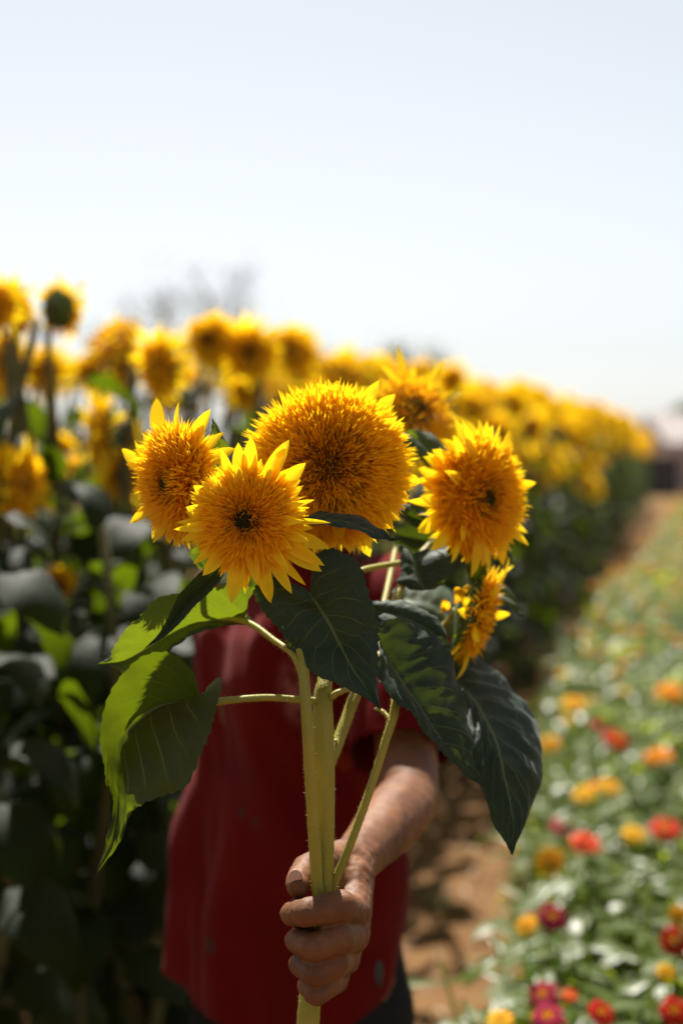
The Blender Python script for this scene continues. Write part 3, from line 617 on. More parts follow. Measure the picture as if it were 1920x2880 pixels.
# knuckle wrinkles come from displaced noise below
fm_ = remeshed(fine, .0014, 6, .5)
# --- coarse mesh: the rest of the body
co = MB()
rsh = T(-.160, 0, 1.315)
loft_rings(co, [(T(0, 0, .78), .145, .10, YAW), (T(0, 0, .90), .150, .105, YAW), (T(0, 0, 1.05), .135, .090, YAW), (T(0, 0, 1.2), .150, .100, YAW), (T(0, 0, 1.27), .150, .090, YAW), (T(0, 0, 1.33), .10, .05, YAW)], 28)
chain(co, [(sh, .046), (um, .040), (se, .035), (el, .034)]); chain(co, [(rsh, .05), (rsh + Vector((-.01, .05, -.26)), .040), (rsh + Vector((.13, .16, -.36)), .028), (rsh + Vector((.17, .16, -.36)), .03)])
hand_r = rsh + Vector((.19, .155, -.36))
for i in range(4): chain(co, [(hand_r + Vector((0, -.0, .024 - i * .018)), .011), (hand_r + Vector((.045, .01, .024 - i * .020)), .009), (hand_r + Vector((.075, -.008, .022 - i * .019)), .008)], 10)
chain(co, [(hand_r + Vector((-.02, 0, .03)), .012), (hand_r + Vector((.02, -.02, .055)), .009)], 10)
HC = P(905, 1372, 1.86)
neck = T(0, .02, 1.36)
chain(co, [(neck, .058), (HC + Vector((.0, .035, -.075)), .052)])
sphere_mb(co, HC + Vector((0, .012, .022)), .078, 24, 16, (.93, 1.12, 1.05))
sphere_mb(co, HC + Vector((0, -.030, -.045)), .054, 20, 14, (.98, .95, 1.05))
rcone(co, HC + Vector((0, -.055, -.085)), .022, HC + Vector((0, -.035, -.06)), .04)
rcone(co, HC + Vector((0, -.078, .008)), .008, HC + Vector((0, -.098, -.025)), .012)              # nose
sphere_mb(co, HC + Vector((-.011, -.090, -.028)), .008); sphere_mb(co, HC + Vector((.011, -.090, -.028)), .008)
rcone(co, HC + Vector((-.035, -.072, .024)), .009, HC + Vector((.035, -.072, .024)), .009)          # brow
for s in (-1, 1): sphere_mb(co, HC + Vector((s * .077, .012, -.006)), .028, 14, 10, (.3, .62, 1.05))
for s in (-1, 1):
    hip = T(s * .085, 0, .82); kn = T(s * .10, .03, .47); an = T(s * .11, -.01, .09)
    chain(co, [(hip, .082), (kn, .055), (an, .038), (an + fx * .12 + Vector((0, 0, -.045)), .034)])
cm_ = remeshed(co, .006, 3, .5)
va, vb = arr(fm_), arr(cm_)
faces = [tuple(p.vertices) for p in fm_.polygons] + [tuple(i + len(va) for i in p.vertices) for p in cm_.polygons]
body = bpy.data.meshes.new('body')
allv = np.vstack([va, vb])
body.from_pydata(allv.tolist(), [], faces); body.polygons.foreach_set('use_smooth', [True] * len(body.polygons))
def displace(me, fn, n=None):
    nn = np.zeros(len(me.vertices) * 3, dtype=np.float32); me.vertex_normals.foreach_get('vector', nn); nn = nn.reshape(-1, 3); cc = arr(me)
    for i in range(n or len(cc)): cc[i] += nn[i] * fn(Vector(cc[i]))
    me.vertices.foreach_set('co', cc.ravel()); me.update()
displace(body, lambda c: (0.0006 * noise.noise(c * 160) + .0008 * noise.noise(c * 60)) if c.y < 1.36 else 0.0008 * noise.noise(c * 70), len(va))
bo = link_mesh('body', body, M_SKIN, person)
# thumb nail
mb = MB(); sphere_mb(mb, P(830, 2470, 1.2235), .0075, 16, 10, (.85, .35, 1.1)); mb.build('thumb_nail', M_NAIL, person)
for s in (-1, 1):
    mb = MB(); sphere_mb(mb, HC + Vector((s * .031, -.074, .006)), .012, 16, 12); eo = mb.build('eye', M_EYE, person)
    mb = MB(); sphere_mb(mb, HC + Vector((s * .031, -.0835, .006)), .0055, 12, 8, (1, .6, 1)); io = link_mesh('iris', mb.mesh('iris'), M_IRIS, eo); io.location = (0, 0, 0)
mb = MB(); tube(mb, [HC + Vector((-.024, -.082, -.052)), HC + Vector((0, -.091, -.050)), HC + Vector((.024, -.082, -.052))], [.003, .0065, .003], 10); mb.build('mouth', M_LIP, person)
hb = MB()
sphere_mb(hb, HC + Vector((0, .018, .026)), .083, 24, 16, (.93, 1.10, 1.0))
hm = remeshed(hb, .005, 2, .5)
bm = bmesh.new(); bm.from_mesh(hm)
bmesh.ops.delete(bm, geom=[f for f in bm.faces if (f.calc_center_median() - HC).y < -.03 and (f.calc_center_median() - HC).z < .055 or (f.calc_center_median() - HC).z < -.035], context='FACES')
for v in bm.verts: v.co += v.normal * (.006 * noise.noise(v.co * 90))
bm.to_mesh(hm); bm.free(); hm.polygons.foreach_set('use_smooth', [True] * len(hm.polygons))
link_mesh('hair', hm, M_HAIR, person)

# --- shirt
sb = MB()
def Z(py, d=1.87): return P(960, py, d).z
hemz = .80
sl = lambda q: Vector((q, 0, 0))
loft_rings(sb, [(T(.0, .0, hemz - .02) + sl(-.026), .164, .126, YAW), (T(.0, .0, hemz + .08) + sl(-.018), .172, .128, YAW), (T(.0, .0, .98) + sl(-.010), .176, .126, YAW), (T(0, 0, 1.10), .160, .112, YAW), (T(0, 0, 1.21), .165, .118, YAW), (T(0, 0, 1.27), .168, .105, YAW),
    (T(0, 0, 1.31), .155, .080, YAW), (T(0, 0, 1.35), .120, .062, YAW), (T(0, .004, 1.385), .085, .052, YAW), (T(0, .008, 1.41), .066, .050, YAW)], 44)
#                             # sleeve end, left arm
rcone(sb, sh + Vector((-.012, 0, -.006)), .060, sh.lerp(se, .5), .055); tube(sb, [sh, sh.lerp(se, .55), se, se + (se - sh).normalized() * .01], [.056, .057, .060, .064], 22)
re = rsh + Vector((-.008, .035, -.215))
rcone(sb, rsh + Vector((.012, 0, -.006)), .06, rsh.lerp(re, .5), .056); tube(sb, [rsh, rsh.lerp(re, .6), re], [.058, .058, .056], 22)
sm = remeshed(sb, .006, 6, .6)
bm = bmesh.new(); bm.from_mesh(sm)
d1 = (se - sh).normalized(); d2 = (re - rsh).normalized()
kill = []
for f in bm.faces:
    c = f.calc_center_median()
    hz = hemz + .02 * 0 - .0
    slope = (c - TC).dot(wx) * -.05                       # hem hangs lower towards his left
    if c.z < hemz + slope - .0: kill.append(f)
    elif (c - se).dot(d1) > -.001 and (c - se).length < .10: kill.append(f)
    elif (c - re).dot(d2) > -.006 and (c - re).length < .08: kill.append(f)
    elif c.z > 1.395 and (c - T(0, .008, c.z)).length < .065: kill.append(f)
bmesh.ops.delete(bm, geom=kill, context='FACES')
bm.normal_update()
for v in bm.verts:
    q = v.co - TC; a_ = q.dot(wx); z = v.co.z
    n1 = noise.noise(Vector((a_ * 9, q.dot(fx) * 9, z * 3.0))) * .024 + noise.noise(Vector((a_ * 26 + z * 8, q.dot(fx) * 22, z * 9))) * .010
    low = max(0, (1.15 - z)) * .03 * math.sin(a_ * 34 + q.dot(fx) * 30 + z * 3)
    v.co += v.normal * (n1 + low)
bm.to_mesh(sm); bm.free(); sm.polygons.foreach_set('use_smooth', [True] * len(sm.polygons))
so = link_mesh('shirt', sm, M_SHIRT, person)
md = so.modifiers.new('thick', 'SOLIDIFY'); md.thickness = .0025; md.offset = 1
# collar band
mb = MB(); cl = [T(.062 * math.cos(a), .008 + .052 * math.sin(a), 1.402 + .008 * math.cos(a * 2)) for a in np.linspace(0, 2 * math.pi, 20)]
tube(mb, cl, [.0065], 8, 40); mb.build('shirt_collar', M_SHIRT, person)
# small dark tag on the shirt's lower right
mb = MB(); sphere_mb(mb, P(1066, 2740, 1.70), .007, 10, 8, (.7, .5, 2.4)); mb.build('hem_tag', M_BUTTON, person)
# --- trousers and shoes
tb = MB()
loft_rings(tb, [(T(0, 0, .74), .155, .110, YAW), (T(0, 0, .82), .160, .112, YAW), (T(0, 0, .93), .150, .105, YAW)], 30)
for s in (-1, 1):
    hip = T(s * .082, 0, .78); kn = T(s * .10, .03, .47); an = T(s * .11, -.01, .11)
    chain(tb, [(hip, .098), (kn, .075), (an, .062)], 20)
tm = remeshed(tb, .008, 4, .6); tm.polygons.foreach_set('use_smooth', [True] * len(tm.polygons))
displace(tm, lambda c: .008 * noise.noise(c * 14))
link_mesh('trousers', tm, M_TROUSER, person)
for s in (-1, 1):
    an = T(s * .11, -.01, .05); mb = MB()
    rcone(mb, an - fx * .03 + Vector((0, 0, -.006)), .042, an + fx * .16 + Vector((0, 0, -.014)), .034, 18)
    rcone(mb, an, .046, an + Vector((0, 0, .05)), .045, 18)
    me = remeshed(mb, .006, 2, .5)
    for v in me.vertices: v.co.z = max(v.co.z, .006)
    me.polygons.foreach_set('use_smooth', [True] * len(me.polygons)); link_mesh('shoe', me, M_SHOE, person)
#@@FIELD
# ================================================================ GROUND
def grid_ground(name, xs, ys, z, amp, sc, mat, kind='structure', mask=None):
    vs = [Vector((x, y, z + (amp * noise.fractal(Vector((x * sc, y * sc, 3.1)), 1.0, 2.0, 4) if amp else 0))) for y in ys for x in xs]
    W = len(xs); fs = [(j * W + i, j * W + i + 1, (j + 1) * W + i + 1, (j + 1) * W + i) for j in range(len(ys) - 1) for i in range(W - 1)]
    mb = MB(); mb.add(vs, fs); o = mb.build(name, mat); tag(o, kind=kind); return o
def geo(a, b, n, k=3.0): return [a + (b - a) * (math.sinh(k * (2 * i / n - 1)) / math.sinh(k) + 1) / 2 for i in range(n + 1)]
grid_ground('ground', geo(-900, 900, 60, 6), geo(-900, 1500, 60, 6), -.05, 0, 1, M_GROUND)
grid_ground('path', [(-6 + i * .09) for i in range(150)], [(-2 + j * .12) for j in range(420)], -.008, .045, 3.2, M_PATH)
rng = random.Random(3)
def row_x(y, c): return .235 * y - c
# dry straw and leaf litter on the path
mb = MB()
for i in range(5200):
    y = 1.0 + 22 * rng.random() ** 1.8; x = row_x(y, rng.uniform(-.35, 1.7)); a = rng.uniform(0, 6.28); L = rng.uniform(.015, .08)
    z0 = .0 + .045 * noise.fractal(Vector((x * 3.2, y * 3.2, 3.1)), 1.0, 2.0, 4)
    d = Vector((math.cos(a), math.sin(a), rng.uniform(-.1, .35))).normalized()
    cc = rng.choice([(.20, .14, .07), (.15, .085, .04), (.28, .21, .12), (.07, .035, .02), (.12, .13, .05)])
    petal(mb, Vector((x, y, z0)), d, Vector((0, 0, 1)), L, rng.choice([.003, .005, .014, .02]), rng.uniform(-1, 1), .4, 3, cc, cc)
M_LIT = mat_petal('dry_litter', .15)
o = mb.build('straw', M_LIT); tag(o, 'dry straw and leaf litter scattered on the soil path', 'straw', kind='stuff')

# ================================================================ FIELD SUNFLOWERS
def leaf_mesh_local(mb, base, d, length, width, droop, rng, nl=6, mat=None, roll=0.0):
    """heart leaf with drooping midrib, broad faces"""
    side = d.cross(Vector((0, 0, 1))).normalized(); side = (Quaternion(d, roll) @ side)
    p = Vector(base); cur = Vector(d); vs = []; us = []; fs = []
    fold = rng.uniform(.05, .5)
    for i in range(nl + 1):
        t = i / nl
        w = width * .5 * (math.sin(math.pi * (t ** .62) * .985 + .02) ** .75)
        up = side.cross(cur).normalized()
        wv = .06 * width * math.sin(i * 2.1 + fold * 9)
        for k, u in enumerate((-1, -.5, 0, .5, 1)):
            vs.append(p + side * (w * u) + up * (w * abs(u) * fold - w * .35 * u * u + wv * u)); us.append(((u + 1) / 2, t))
        cur = (Quaternion(side, -droop / nl) @ cur).normalized(); p = p + cur * (length / nl)
    for i in range(nl):
        for k in range(4): fs.append((i * 5 + k, i * 5 + k + 1, (i + 1) * 5 + k + 1, (i + 1) * 5 + k))
    mb.add(vs, fs, None, us)

# shared flower-head meshes
HEADS = []
def far_cols(r, a, tip, bas, rng):
    if r < .2: return tip, bas
    return tuple(tip[j] * .4 + (.97, .72, .014)[j] * .6 for j in range(3)), tuple(bas[j] * .4 + (.96, .62, .012)[j] * .6 for j in range(3))
for s in range(5):
    ray, flo, disc, br, rec = flower_meshes(100 + s, 1.0, 190, dome=.30, disc_r=(.16, .3, .12, .22, .1)[s], n_ray=22, ray_len=(.5, .4, .55, .45, .3)[s], nl=3, flen=.42, fw=.17, eye=(.3, .42, .25, .36, .2)[s], cfun=far_cols)
    HEADS.append((ray.mesh('ray_petals'), flo.mesh('florets'), disc.mesh('disc'), br.mesh('bracts'), rec.mesh('receptacle')))
    for me, mt in zip(HEADS[-1], (M_PETAL_FAR, M_PETAL_FAR, M_FDISC, M_BRACT, M_RECEP)): me.materials.append(mt)
def field_head(parent, loc, facing, rad, k, merged=False):
    hd = bpy.data.objects.new('flower_head', None); COL.objects.link(hd); hd.parent = parent; hd.location = loc; hd.scale = (rad,) * 3
    hd.rotation_euler = frame(facing).to_euler(); hd.empty_display_size = .1
    for me, nm in zip(HEADS[k], ('ray_petals', 'florets', 'disc', 'bracts', 'receptacle')):
        o = bpy.data.objects.new(nm, me); COL.objects.link(o); o.parent = hd
    return hd
# shared leaves
FL = []
for s in range(8):
    rg = random.Random(500 + s); mb = MB(); a = R(rg.uniform(-10, 35))
    d = Vector((math.cos(a), 0, math.sin(a)))
    L = 1.0
    tube(mb, [Vector((0, 0, 0)), d * .30, d * .5], [.016, .012], 5, 4); mb.uv = [(.5, .0)] * len(mb.v)
    leaf_mesh_local(mb, d * .46, d, 1.0, rg.uniform(.46, .68), rg.uniform(1.2, 2.3), rg, roll=rg.uniform(-.5, .5))
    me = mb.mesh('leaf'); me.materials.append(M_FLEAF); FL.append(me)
STEMS = []
for s in range(4):
    rg = random.Random(700 + s); mb = MB()
    tube(mb, [Vector((rg.uniform(-.02, .02) * q, rg.uniform(-.02, .02) * q, q / 5)) for q in range(5)] + [Vector((0, 0, 1))], [.016, .013, .009], 8, 12)
    me = mb.mesh('stem'); me.materials.append(M_FSTEM); STEMS.append(me)
def field_plant(x, y, top, rg, heads, nleaf=12, label='', group='sunflower plants in the field row', lean=(0, 0), bare=0.22):
    root = empty('sunflower_plant', (x, y, 0), label, 'sunflower', group)
    st = bpy.data.objects.new('stem', rg.choice(STEMS)); COL.objects.link(st); st.parent = root; st.scale = (.8, .8, top)
    st.rotation_euler = (R(lean[1]), R(lean[0]), 0)
    a = rg.uniform(0, 6.28)
    for i in range(nleaf):
        z = top * (bare + (.97 - bare) * (i + .5) / nleaf) * rg.uniform(.97, 1.0); a += GOLD + rg.uniform(-.3, .3)
        l = bpy.data.objects.new('leaf', rg.choice(FL)); COL.objects.link(l); l.parent = root
        l.location = (math.tan(R(lean[0])) * z, -math.tan(R(lean[1])) * z, z)
        s = rg.uniform(.13, .215) * (1.0 if z < top * .85 else .75); l.scale = (s, s, s); l.rotation_euler = (rg.uniform(-.2, .2), rg.uniform(-.2, .25), a)
    for (hx, hy, hz, fac, rad, k) in heads:
        field_head(root, (hx - x, hy - y, hz), fac, rad, k)
        hp = Vector((hx - x, hy - y, hz)) - Vector(fac).normalized() * rad * .45
        mb = MB(); b0 = Vector((math.tan(R(lean[0])) * top * .7, -math.tan(R(lean[1])) * top * .7, max(.5, min(top * .8, hz - .22))))
        tube(mb, [b0, b0.lerp(hp, .5) + Vector((0, 0, .05)), hp + Vector((0, 0, .015)) - Vector(fac).normalized() * .02, hp], [.008, .006, .006], 7, 9)
        mb.build('flower_stalk', M_FSTEM, root, world=False)
    return root
# the blooms one can point to: (px, py, d, radius px, facing, mesh, label)
KEY = [
 (172, 868, 2.75, 60, (.40, .75, .12), 2, 'sunflower plant whose bloom shows its dark green back against the sky, upper left'),
 (48, 868, 2.65, 62, (.9, -.3, .1), 0, 'tall sunflower plant with a side-on bloom at the very left edge below the sky'),
 (-10, 860, 2.55, 60, (-.3, -.8, .0), 2, 'tall sunflower plant cut off by the left edge at skyline height'),
 (322, 958, 3.0, 70, (-.3, -.5, .5), 4, 'sunflower plant with a wide golden bloom just right of the bloom seen from behind'),
 (448, 1030, 2.85, 78, (-.8, -.62, -.1), 2, 'sunflower plant with a tall orange-faced bloom above the left bouquet flower'),
 (590, 955, 3.3, 62, (-.35, -.85, .1), 1, 'sunflower plant with a brown-eyed bloom on the skyline, left of a pair'),
 (704, 990, 3.3, 68, (-.15, -1, -.05), 3, 'sunflower plant with a dark-centred bloom on the skyline, right of a pair'),
 (285, 1215, 2.75, 88, (-.95, -.35, 0), 0, 'sunflower plant with a tall side-on bloom left of the bouquet'),
 (345, 1335, 2.85, 60, (.05, -1, -.15), 1, 'sunflower plant with a small round brown-eyed bloom beside the left bouquet flower'),
 (12, 1345, 2.5, 76, (.9, -.45, 0), 4, 'sunflower plant with a bloom cropped by the left edge at mid height'),
 (64, 1362, 2.5, 84, (.92, -.35, -.1), 2, 'sunflower plant with a narrow bright bloom near the left edge at mid height'),
 (188, 1312, 2.9, 42, (-.4, -.4, .7), 0, 'sunflower plant with a small half-open bloom between two taller ones at left'),
 (395, 1455, 2.9, 34, (-.9, -.3, -.1), 2, 'sunflower plant with a tiny orange bloom hanging in shade left of the bouquet'),
 (165, 1638, 2.7, 40, (.1, -1, -.2), 1, 'sunflower plant with a little orange bloom low in the dark foliage at left'),
 (965, 1048, 4.6, 62, (.2, -.7, .5), 4, 'sunflower plant with a golden bloom rising behind the largest bouquet flower'),
 (1108, 1068, 5.2, 50, (.3, -.6, .5), 3, 'sunflower plant with a bloom behind the soft focus bouquet flower'),
 (692, 1098, 3.4, 40, (-.2, -.8, .1), 4, 'sunflower plant with a small bloom peeping out left above the largest flower'),
 (1640, 1350, 12, 26, (.4, -.8, .1), 4, 'sunflower plant with a low bright bloom on the dark side of the row'),
 (1660, 1372, 12.5, 26, (.2, -.8, .1), 2, 'sunflower plant with the lower bloom of a pair on the dark side of the row'),
]
rg = random.Random(8)
used = []
for (px, py, d, rp, fac, k, lab) in KEY:
    c = P(px, py, d); rad = rp * 1.12 * d / F
    x = c.x - fac[0] * .06 + rg.uniform(-.04, .04); y = c.y + .08
    top = max(1.0, c.z - .02)
    field_plant(x, y, top, rg, [(c.x, c.y, c.z, fac, rad, k)], nleaf=13 if top > 1.3 else 9, label=lab); used.append((x, y))
GLAB = 'one of the many sunflower plants packed in the blurred row, golden blooms on top'
GLAB2 = 'leafy sunflower plant standing inside the dark left part of the row'
cnt = 0
def top_z(d): return 1.5 + min(.68, .27 + .021 * (d - 2.6))
far = MB(); far_leaf = MB(); 
far_spots = []
y = 1.3
spots = []
for ci, c0 in enumerate((1.0, 1.32, 1.7, 2.05, 2.45)):
    y = 2.1 + .07 * ci
    while y < 46:
        spots.append((y, c0 + rg.uniform(-.07, .07), ci)); y += rg.uniform(.21, .31) * (1 if y < 8 else 1.15)
spots.sort()
VARI = []
for (y, c0, ci) in spots:
    x = row_x(y, c0)
    if ci == 0 and 3.9 < y < 6.4: continue
    if (x - (-.05)) ** 2 + (y - 1.95) ** 2 < .17: continue
    px = 960 + F * x / y
    if px < -900: continue
    if min([(x - a) ** 2 + (y - b) ** 2 for a, b in used]) < .012: continue
    if ci > 2 and (y > 6) : continue
    near = y < 4.2
    tz = top_z(y) + rg.uniform(-.12, .03) - (.17 if near else 0) + (.0 if ci else -.03)
    hs = []
    if not near:
        nh = (rg.choice((2, 3, 3, 4)) if ci < 2 else 2) if 960 + F * x / y > 620 else rg.choice((0, 1, 1))
        for h in range(nh):
            zz = tz + .03 - (0 if h == 0 else rg.uniform(.03, .5))
            sidep = rg.uniform(-.02, .17) if h else rg.uniform(-.06, .08)
            fac = Vector((rg.uniform(-.35, .75), -1 + rg.uniform(-.1, .5), rg.uniform(-.15, .55)))
            hs.append((x + sidep, y + rg.uniform(-.1, .1), zz, fac, rg.uniform(.065, .09), rg.randrange(5)))
    elif rg.random() < .22 and ci > 0:
        hs.append((x + rg.uniform(-.05, .05), y, tz, Vector((rg.uniform(-.8, .5), -1, rg.uniform(-.2, .4))), rg.uniform(.045, .06), rg.randrange(5)))
    if near and not hs: tz -= .06
    pxm = 960 + F * x / y
    if near: lab_, grp_ = ('leafy sunflower plant in the dark left part of the row, beside the person', 'leafy sunflower plants beside the person')
    elif pxm < 620: lab_, grp_ = ('blurred sunflower plant in the row left of the bouquet, below the skyline blooms', 'sunflower plants left of the bouquet')
    elif pxm < 1180: lab_, grp_ = ('blurred sunflower plant in the part of the row hidden by the bouquet', 'sunflower plants behind the bouquet')
    else: lab_, grp_ = ('blurred sunflower plant in the shaded hedge right of the oval bloom', 'sunflower plants right of the bouquet')
    if cnt < 275 - len(KEY):
        field_plant(x, y, tz, rg, hs, nleaf=30 if near else (24 if y < 9 else 15), label=lab_, group=grp_, lean=(rg.uniform(-3, 4), rg.uniform(-3, 3)), bare=.45 if near else .12)
        cnt += 1
    else: far_spots.append((x, y, tz, hs))
# the rest, far down the row: one mass
far = MB(); farg = MB()
cache = {}
def arrs(me):
    if me.name not in cache:
        v = arr(me); f = [tuple(p.vertices) for p in me.polygons]
        n = len(v); a = me.attributes.get('col'); c = None
        if a: c = np.zeros(n * 4, dtype=np.float32); a.data.foreach_get('color', c); c = c.reshape(-1, 4)[:, :3]
        cache[me.name] = (v, f, c)
    return cache[me.name]
def dump(mb, me, M, sub=1):
    v, f, c = arrs(me); A = np.array(M); w = v @ A[:3, :3].T + A[:3, 3]
    mb.add([tuple(q) for q in w], f, [tuple(q) for q in c] if c is not None else None, None)
LOW = []
for s in range(3):
    ray, flo, disc, br, rec = flower_meshes(140 + s, 1.0, 40, dome=.3, disc_r=.2, n_ray=14, ray_len=.4, nl=2, flen=.6, fw=.4, cfun=far_cols)
    LOW.append((ray.mesh('lowray'), flo.mesh('lowflo')))
for (x, y, tz, hs) in far_spots:
    for (hx, hy, hz, fac, rad, k) in hs:
        M = Matrix.Translation((hx, hy, hz)) @ frame(fac) @ Matrix.Scale(rad, 4)
        for me in LOW[k % 3]: dump(far, me, M)
    for i in range(9):
        z = tz * (.1 + .88 * (i + .5) / 9); s = rg.uniform(.14, .22)
        M = Matrix.Translation((x, y, z)) @ Matrix.Rotation(rg.uniform(0, 6.28), 4, 'Z') @ Matrix.Scale(s, 4)
        dump(farg, rg.choice(FL), M)
o = link_mesh('distant_sunflowers', far.mesh('distant_sunflowers'), M_PETAL_FAR); tag(o, 'far end of the sunflower row melting into one golden band', 'sunflowers', kind='stuff')
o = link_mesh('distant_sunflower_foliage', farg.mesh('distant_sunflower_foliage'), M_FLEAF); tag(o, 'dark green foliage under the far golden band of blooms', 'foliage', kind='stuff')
#@@ZINNIA
# ================================================================ ZINNIA BED
def zin_edge(y):
    return .02 + .019 * y + float(np.interp(y, [0, 2.2, 2.5, 3.3, 4.4, 5.6, 7.1, 9.3, 12.9, 21, 40], [.22, .29, .33, .42, .57, .74, .99, 1.52, 2.42, 4.35, 8.9]))
def bloom_mesh(seed, c, centre, flat=True):
    rg = random.Random(seed); mb = MB()
    for ly, (n, L, zt, z0) in enumerate(((12, 1.0, .05, 0), (11, .86, .25, .06), (9, .62, .5, .12))):
        for i in range(n):
            a = 2 * math.pi * (i + rg.uniform(-.25, .25)) / n + ly * .3
            d = Vector((math.cos(a), math.sin(a), zt + rg.uniform(-.1, .1))).normalized()
            cc = tuple(min(1, q * rg.uniform(.8, 1.15)) for q in c)
            petal(mb, d * .12 + Vector((0, 0, z0)), d, Vector((0, 0, 1)), L * rg.uniform(.85, 1.05), .42, -.5, -.25, 4, tuple(q * .75 for q in cc), cc, 0, .95)
    for i in range(26):
        r = .24 * math.sqrt((i + .5) / 26); a = i * GOLD; p = Vector((r * math.cos(a), r * math.sin(a), .18))
        petal(mb, p, Vector((math.cos(a) * .4, math.sin(a) * .4, 1)).normalized(), Vector((0, 1, 0)), .18, .09, .3, .3, 2, centre, centre)
    me = mb.mesh('bloom'); me.materials.append(M_ZPET); return me
M_ZPET = mat_petal('zinnia_petal', .38, rough=.85)
ZC = {'yellow': ((.85, .48, .015), (.5, .2, .01)), 'orange': ((.88, .30, .01), (.7, .35, .01)), 'red': ((.60, .010, .008), (.8, .4, .01)), 'magenta': ((.36, .006, .055), (.85, .38, .01)), 'coral': ((.72, .08, .02), (.8, .4, .02)), 'white': ((.7, .66, .55), (.7, .45, .05))}
ZB = {k: [bloom_mesh(30 + i, *v) for i in range(2)] for k, v in ZC.items()}
ZF = []
for s in range(6):
    rg2 = random.Random(900 + s); mb = MB(); us = []
    for st in range(7):
        a = rg2.uniform(0, 6.28); tilt = rg2.uniform(.1, .6); top = Vector((math.cos(a) * tilt * .28, math.sin(a) * tilt * .28, rg2.uniform(.42, .62)))
        tube(mb, [Vector((0, 0, 0)), top * .5 + Vector((0, 0, .03)), top], [.004, .003], 5, 5); mb.uv += [(.5, 0)] * (len(mb.v) - len(mb.uv))
        for j in range(5):
            q = top * (.25 + .17 * j)
            for sd in (0, 3.14):
                aa = a + j * 1.57 + sd + rg2.uniform(-.3, .3); d = Vector((math.cos(aa), math.sin(aa), rg2.uniform(.0, .7))).normalized()
                leaf_mesh_local(mb, q, d, rg2.uniform(.07, .125), rg2.uniform(.026, .040), rg2.uniform(.2, 1.3), rg2, nl=4)
    me = mb.mesh('foliage'); me.materials.append(M_ZLEAF); ZF.append(me)
ZSTEM = MB(); tube(ZSTEM, [Vector((0, 0, 0)), Vector((.01, 0, .5)), Vector((0, 0, 1))], [.003, .003], 5, 5); zst = ZSTEM.mesh('stem'); zst.materials.append(M_BRACT)
def zinnia(x, y, rg, blooms, label, group='zinnia plants in the flower bed', sc=1.0):
    root = empty('zinnia_plant', (x, y, 0), label, 'zinnia', group)
    f = bpy.data.objects.new('foliage', rg.choice(ZF)); COL.objects.link(f); f.parent = root; f.rotation_euler = (0, 0, rg.uniform(0, 6.28)); f.scale = (sc,) * 3
    for (bx, by, bz, col, r, fac) in blooms:
        o = bpy.data.objects.new('bloom', rg.choice(ZB[col])); COL.objects.link(o); o.parent = root; o.location = (bx - x, by - y, bz); o.scale = (r, r, r * .65)
        o.rotation_euler = frame(fac).to_euler()
        s = bpy.data.objects.new('stem', zst); COL.objects.link(s); s.parent = root
        v = Vector((bx - x, by - y, bz)); s.rotation_euler = v.to_track_quat('Z', 'Y').to_euler(); s.scale = (1, 1, v.length)
    return root
ZKEY = [
 (1552, 2580, 44, 'magenta', (.0, -.75, .65), 'zinnia plant with a magenta orange-centred bloom standing out over the path'),
 (1478, 2606, 34, 'yellow', (-.5, -.5, .6), 'zinnia plant with a pale orange bloom half hidden beside the magenta one'),
 (1545, 2425, 46, 'yellow', (-.3, -.8, .4), 'zinnia plant with a drooping golden yellow bloom at the edge of the bed'),
 (1580, 2325, 36, 'magenta', (.1, -.4, .9), 'zinnia plant with a dull pink bloom left of an orange and red one'),
 (1645, 2370, 46, 'coral', (.1, -.45, .9), 'zinnia plant with a tilted red and orange bloom in mid bed'),
 (1868, 2330, 46, 'red', (-.1, -.45, .9), 'zinnia plant with a flat red bloom at the right edge, orange centre'),
 (1895, 2650, 48, 'red', (-.6, -.7, .4), 'zinnia plant with a crimson bloom cut by the right edge'),
 (1905, 2575, 30, 'yellow', (-.5, -.7, .4), 'zinnia plant with a lemon bloom cut by the right edge'),
 (1525, 2800, 46, 'magenta', (-.3, -.6, .7), 'zinnia plant with a purple-pink bloom low by the path, upper of two'),
 (1540, 2860, 50, 'magenta', (-.2, -.5, .8), 'zinnia plant with a purple-pink bloom cropped by the bottom edge'),
 (1690, 2850, 40, 'red', (.2, -.6, .6), 'zinnia plant with a dark red bloom at the bottom edge'),
 (1895, 2845, 44, 'red', (-.2, -.7, .6), 'zinnia plant with a scarlet yellow-flecked bloom in the bottom right corner'),
 (1600, 2800, 24, 'coral', (0, -.5, .8), 'zinnia plant with a small salmon bloom between the purple and dark red ones'),
 (1408, 2868, 38, 'yellow', (0, -.4, .9), 'zinnia plant with an orange bloom cropped at the bottom of the path'),
 (1612, 1980, 36, 'yellow', (.0, -.5, .85), 'zinnia plant with a bright yellow-orange bloom near the tip of the right leaf'),
 (1730, 2080, 38, 'red', (.2, -.55, .7), 'zinnia plant with a scarlet and orange bloom in the upper bed'),
 (1860, 2125, 34, 'orange', (0, -.5, .8), 'zinnia plant with a peach orange bloom right of the scarlet one'),
 (1545, 2095, 32, 'yellow', (-.2, -.6, .6), 'zinnia plant with a yellow bloom touching the right leaf edge'),
 (1885, 1945, 36, 'orange', (0, -.5, .8), 'zinnia plant with a flat orange bloom cut by the right edge, upper bed'),
 (1640, 2235, 34, 'yellow', (-.2, -.5, .8), 'zinnia plant with a mustard bloom left in a pair of mustard ones'),
 (1715, 2215, 34, 'yellow', (.2, -.5, .8), 'zinnia plant with a mustard bloom right in a pair of mustard ones'),
 (1780, 2345, 34, 'yellow', (0, -.5, .8), 'zinnia plant with a yellow bloom left of the flat red one'),
 (1870, 2735, 28, 'yellow', (0, -.6, .6), 'zinnia plant with a yellow-green half open bloom above the bottom right corner'),
]
rg = random.Random(21); zused = []
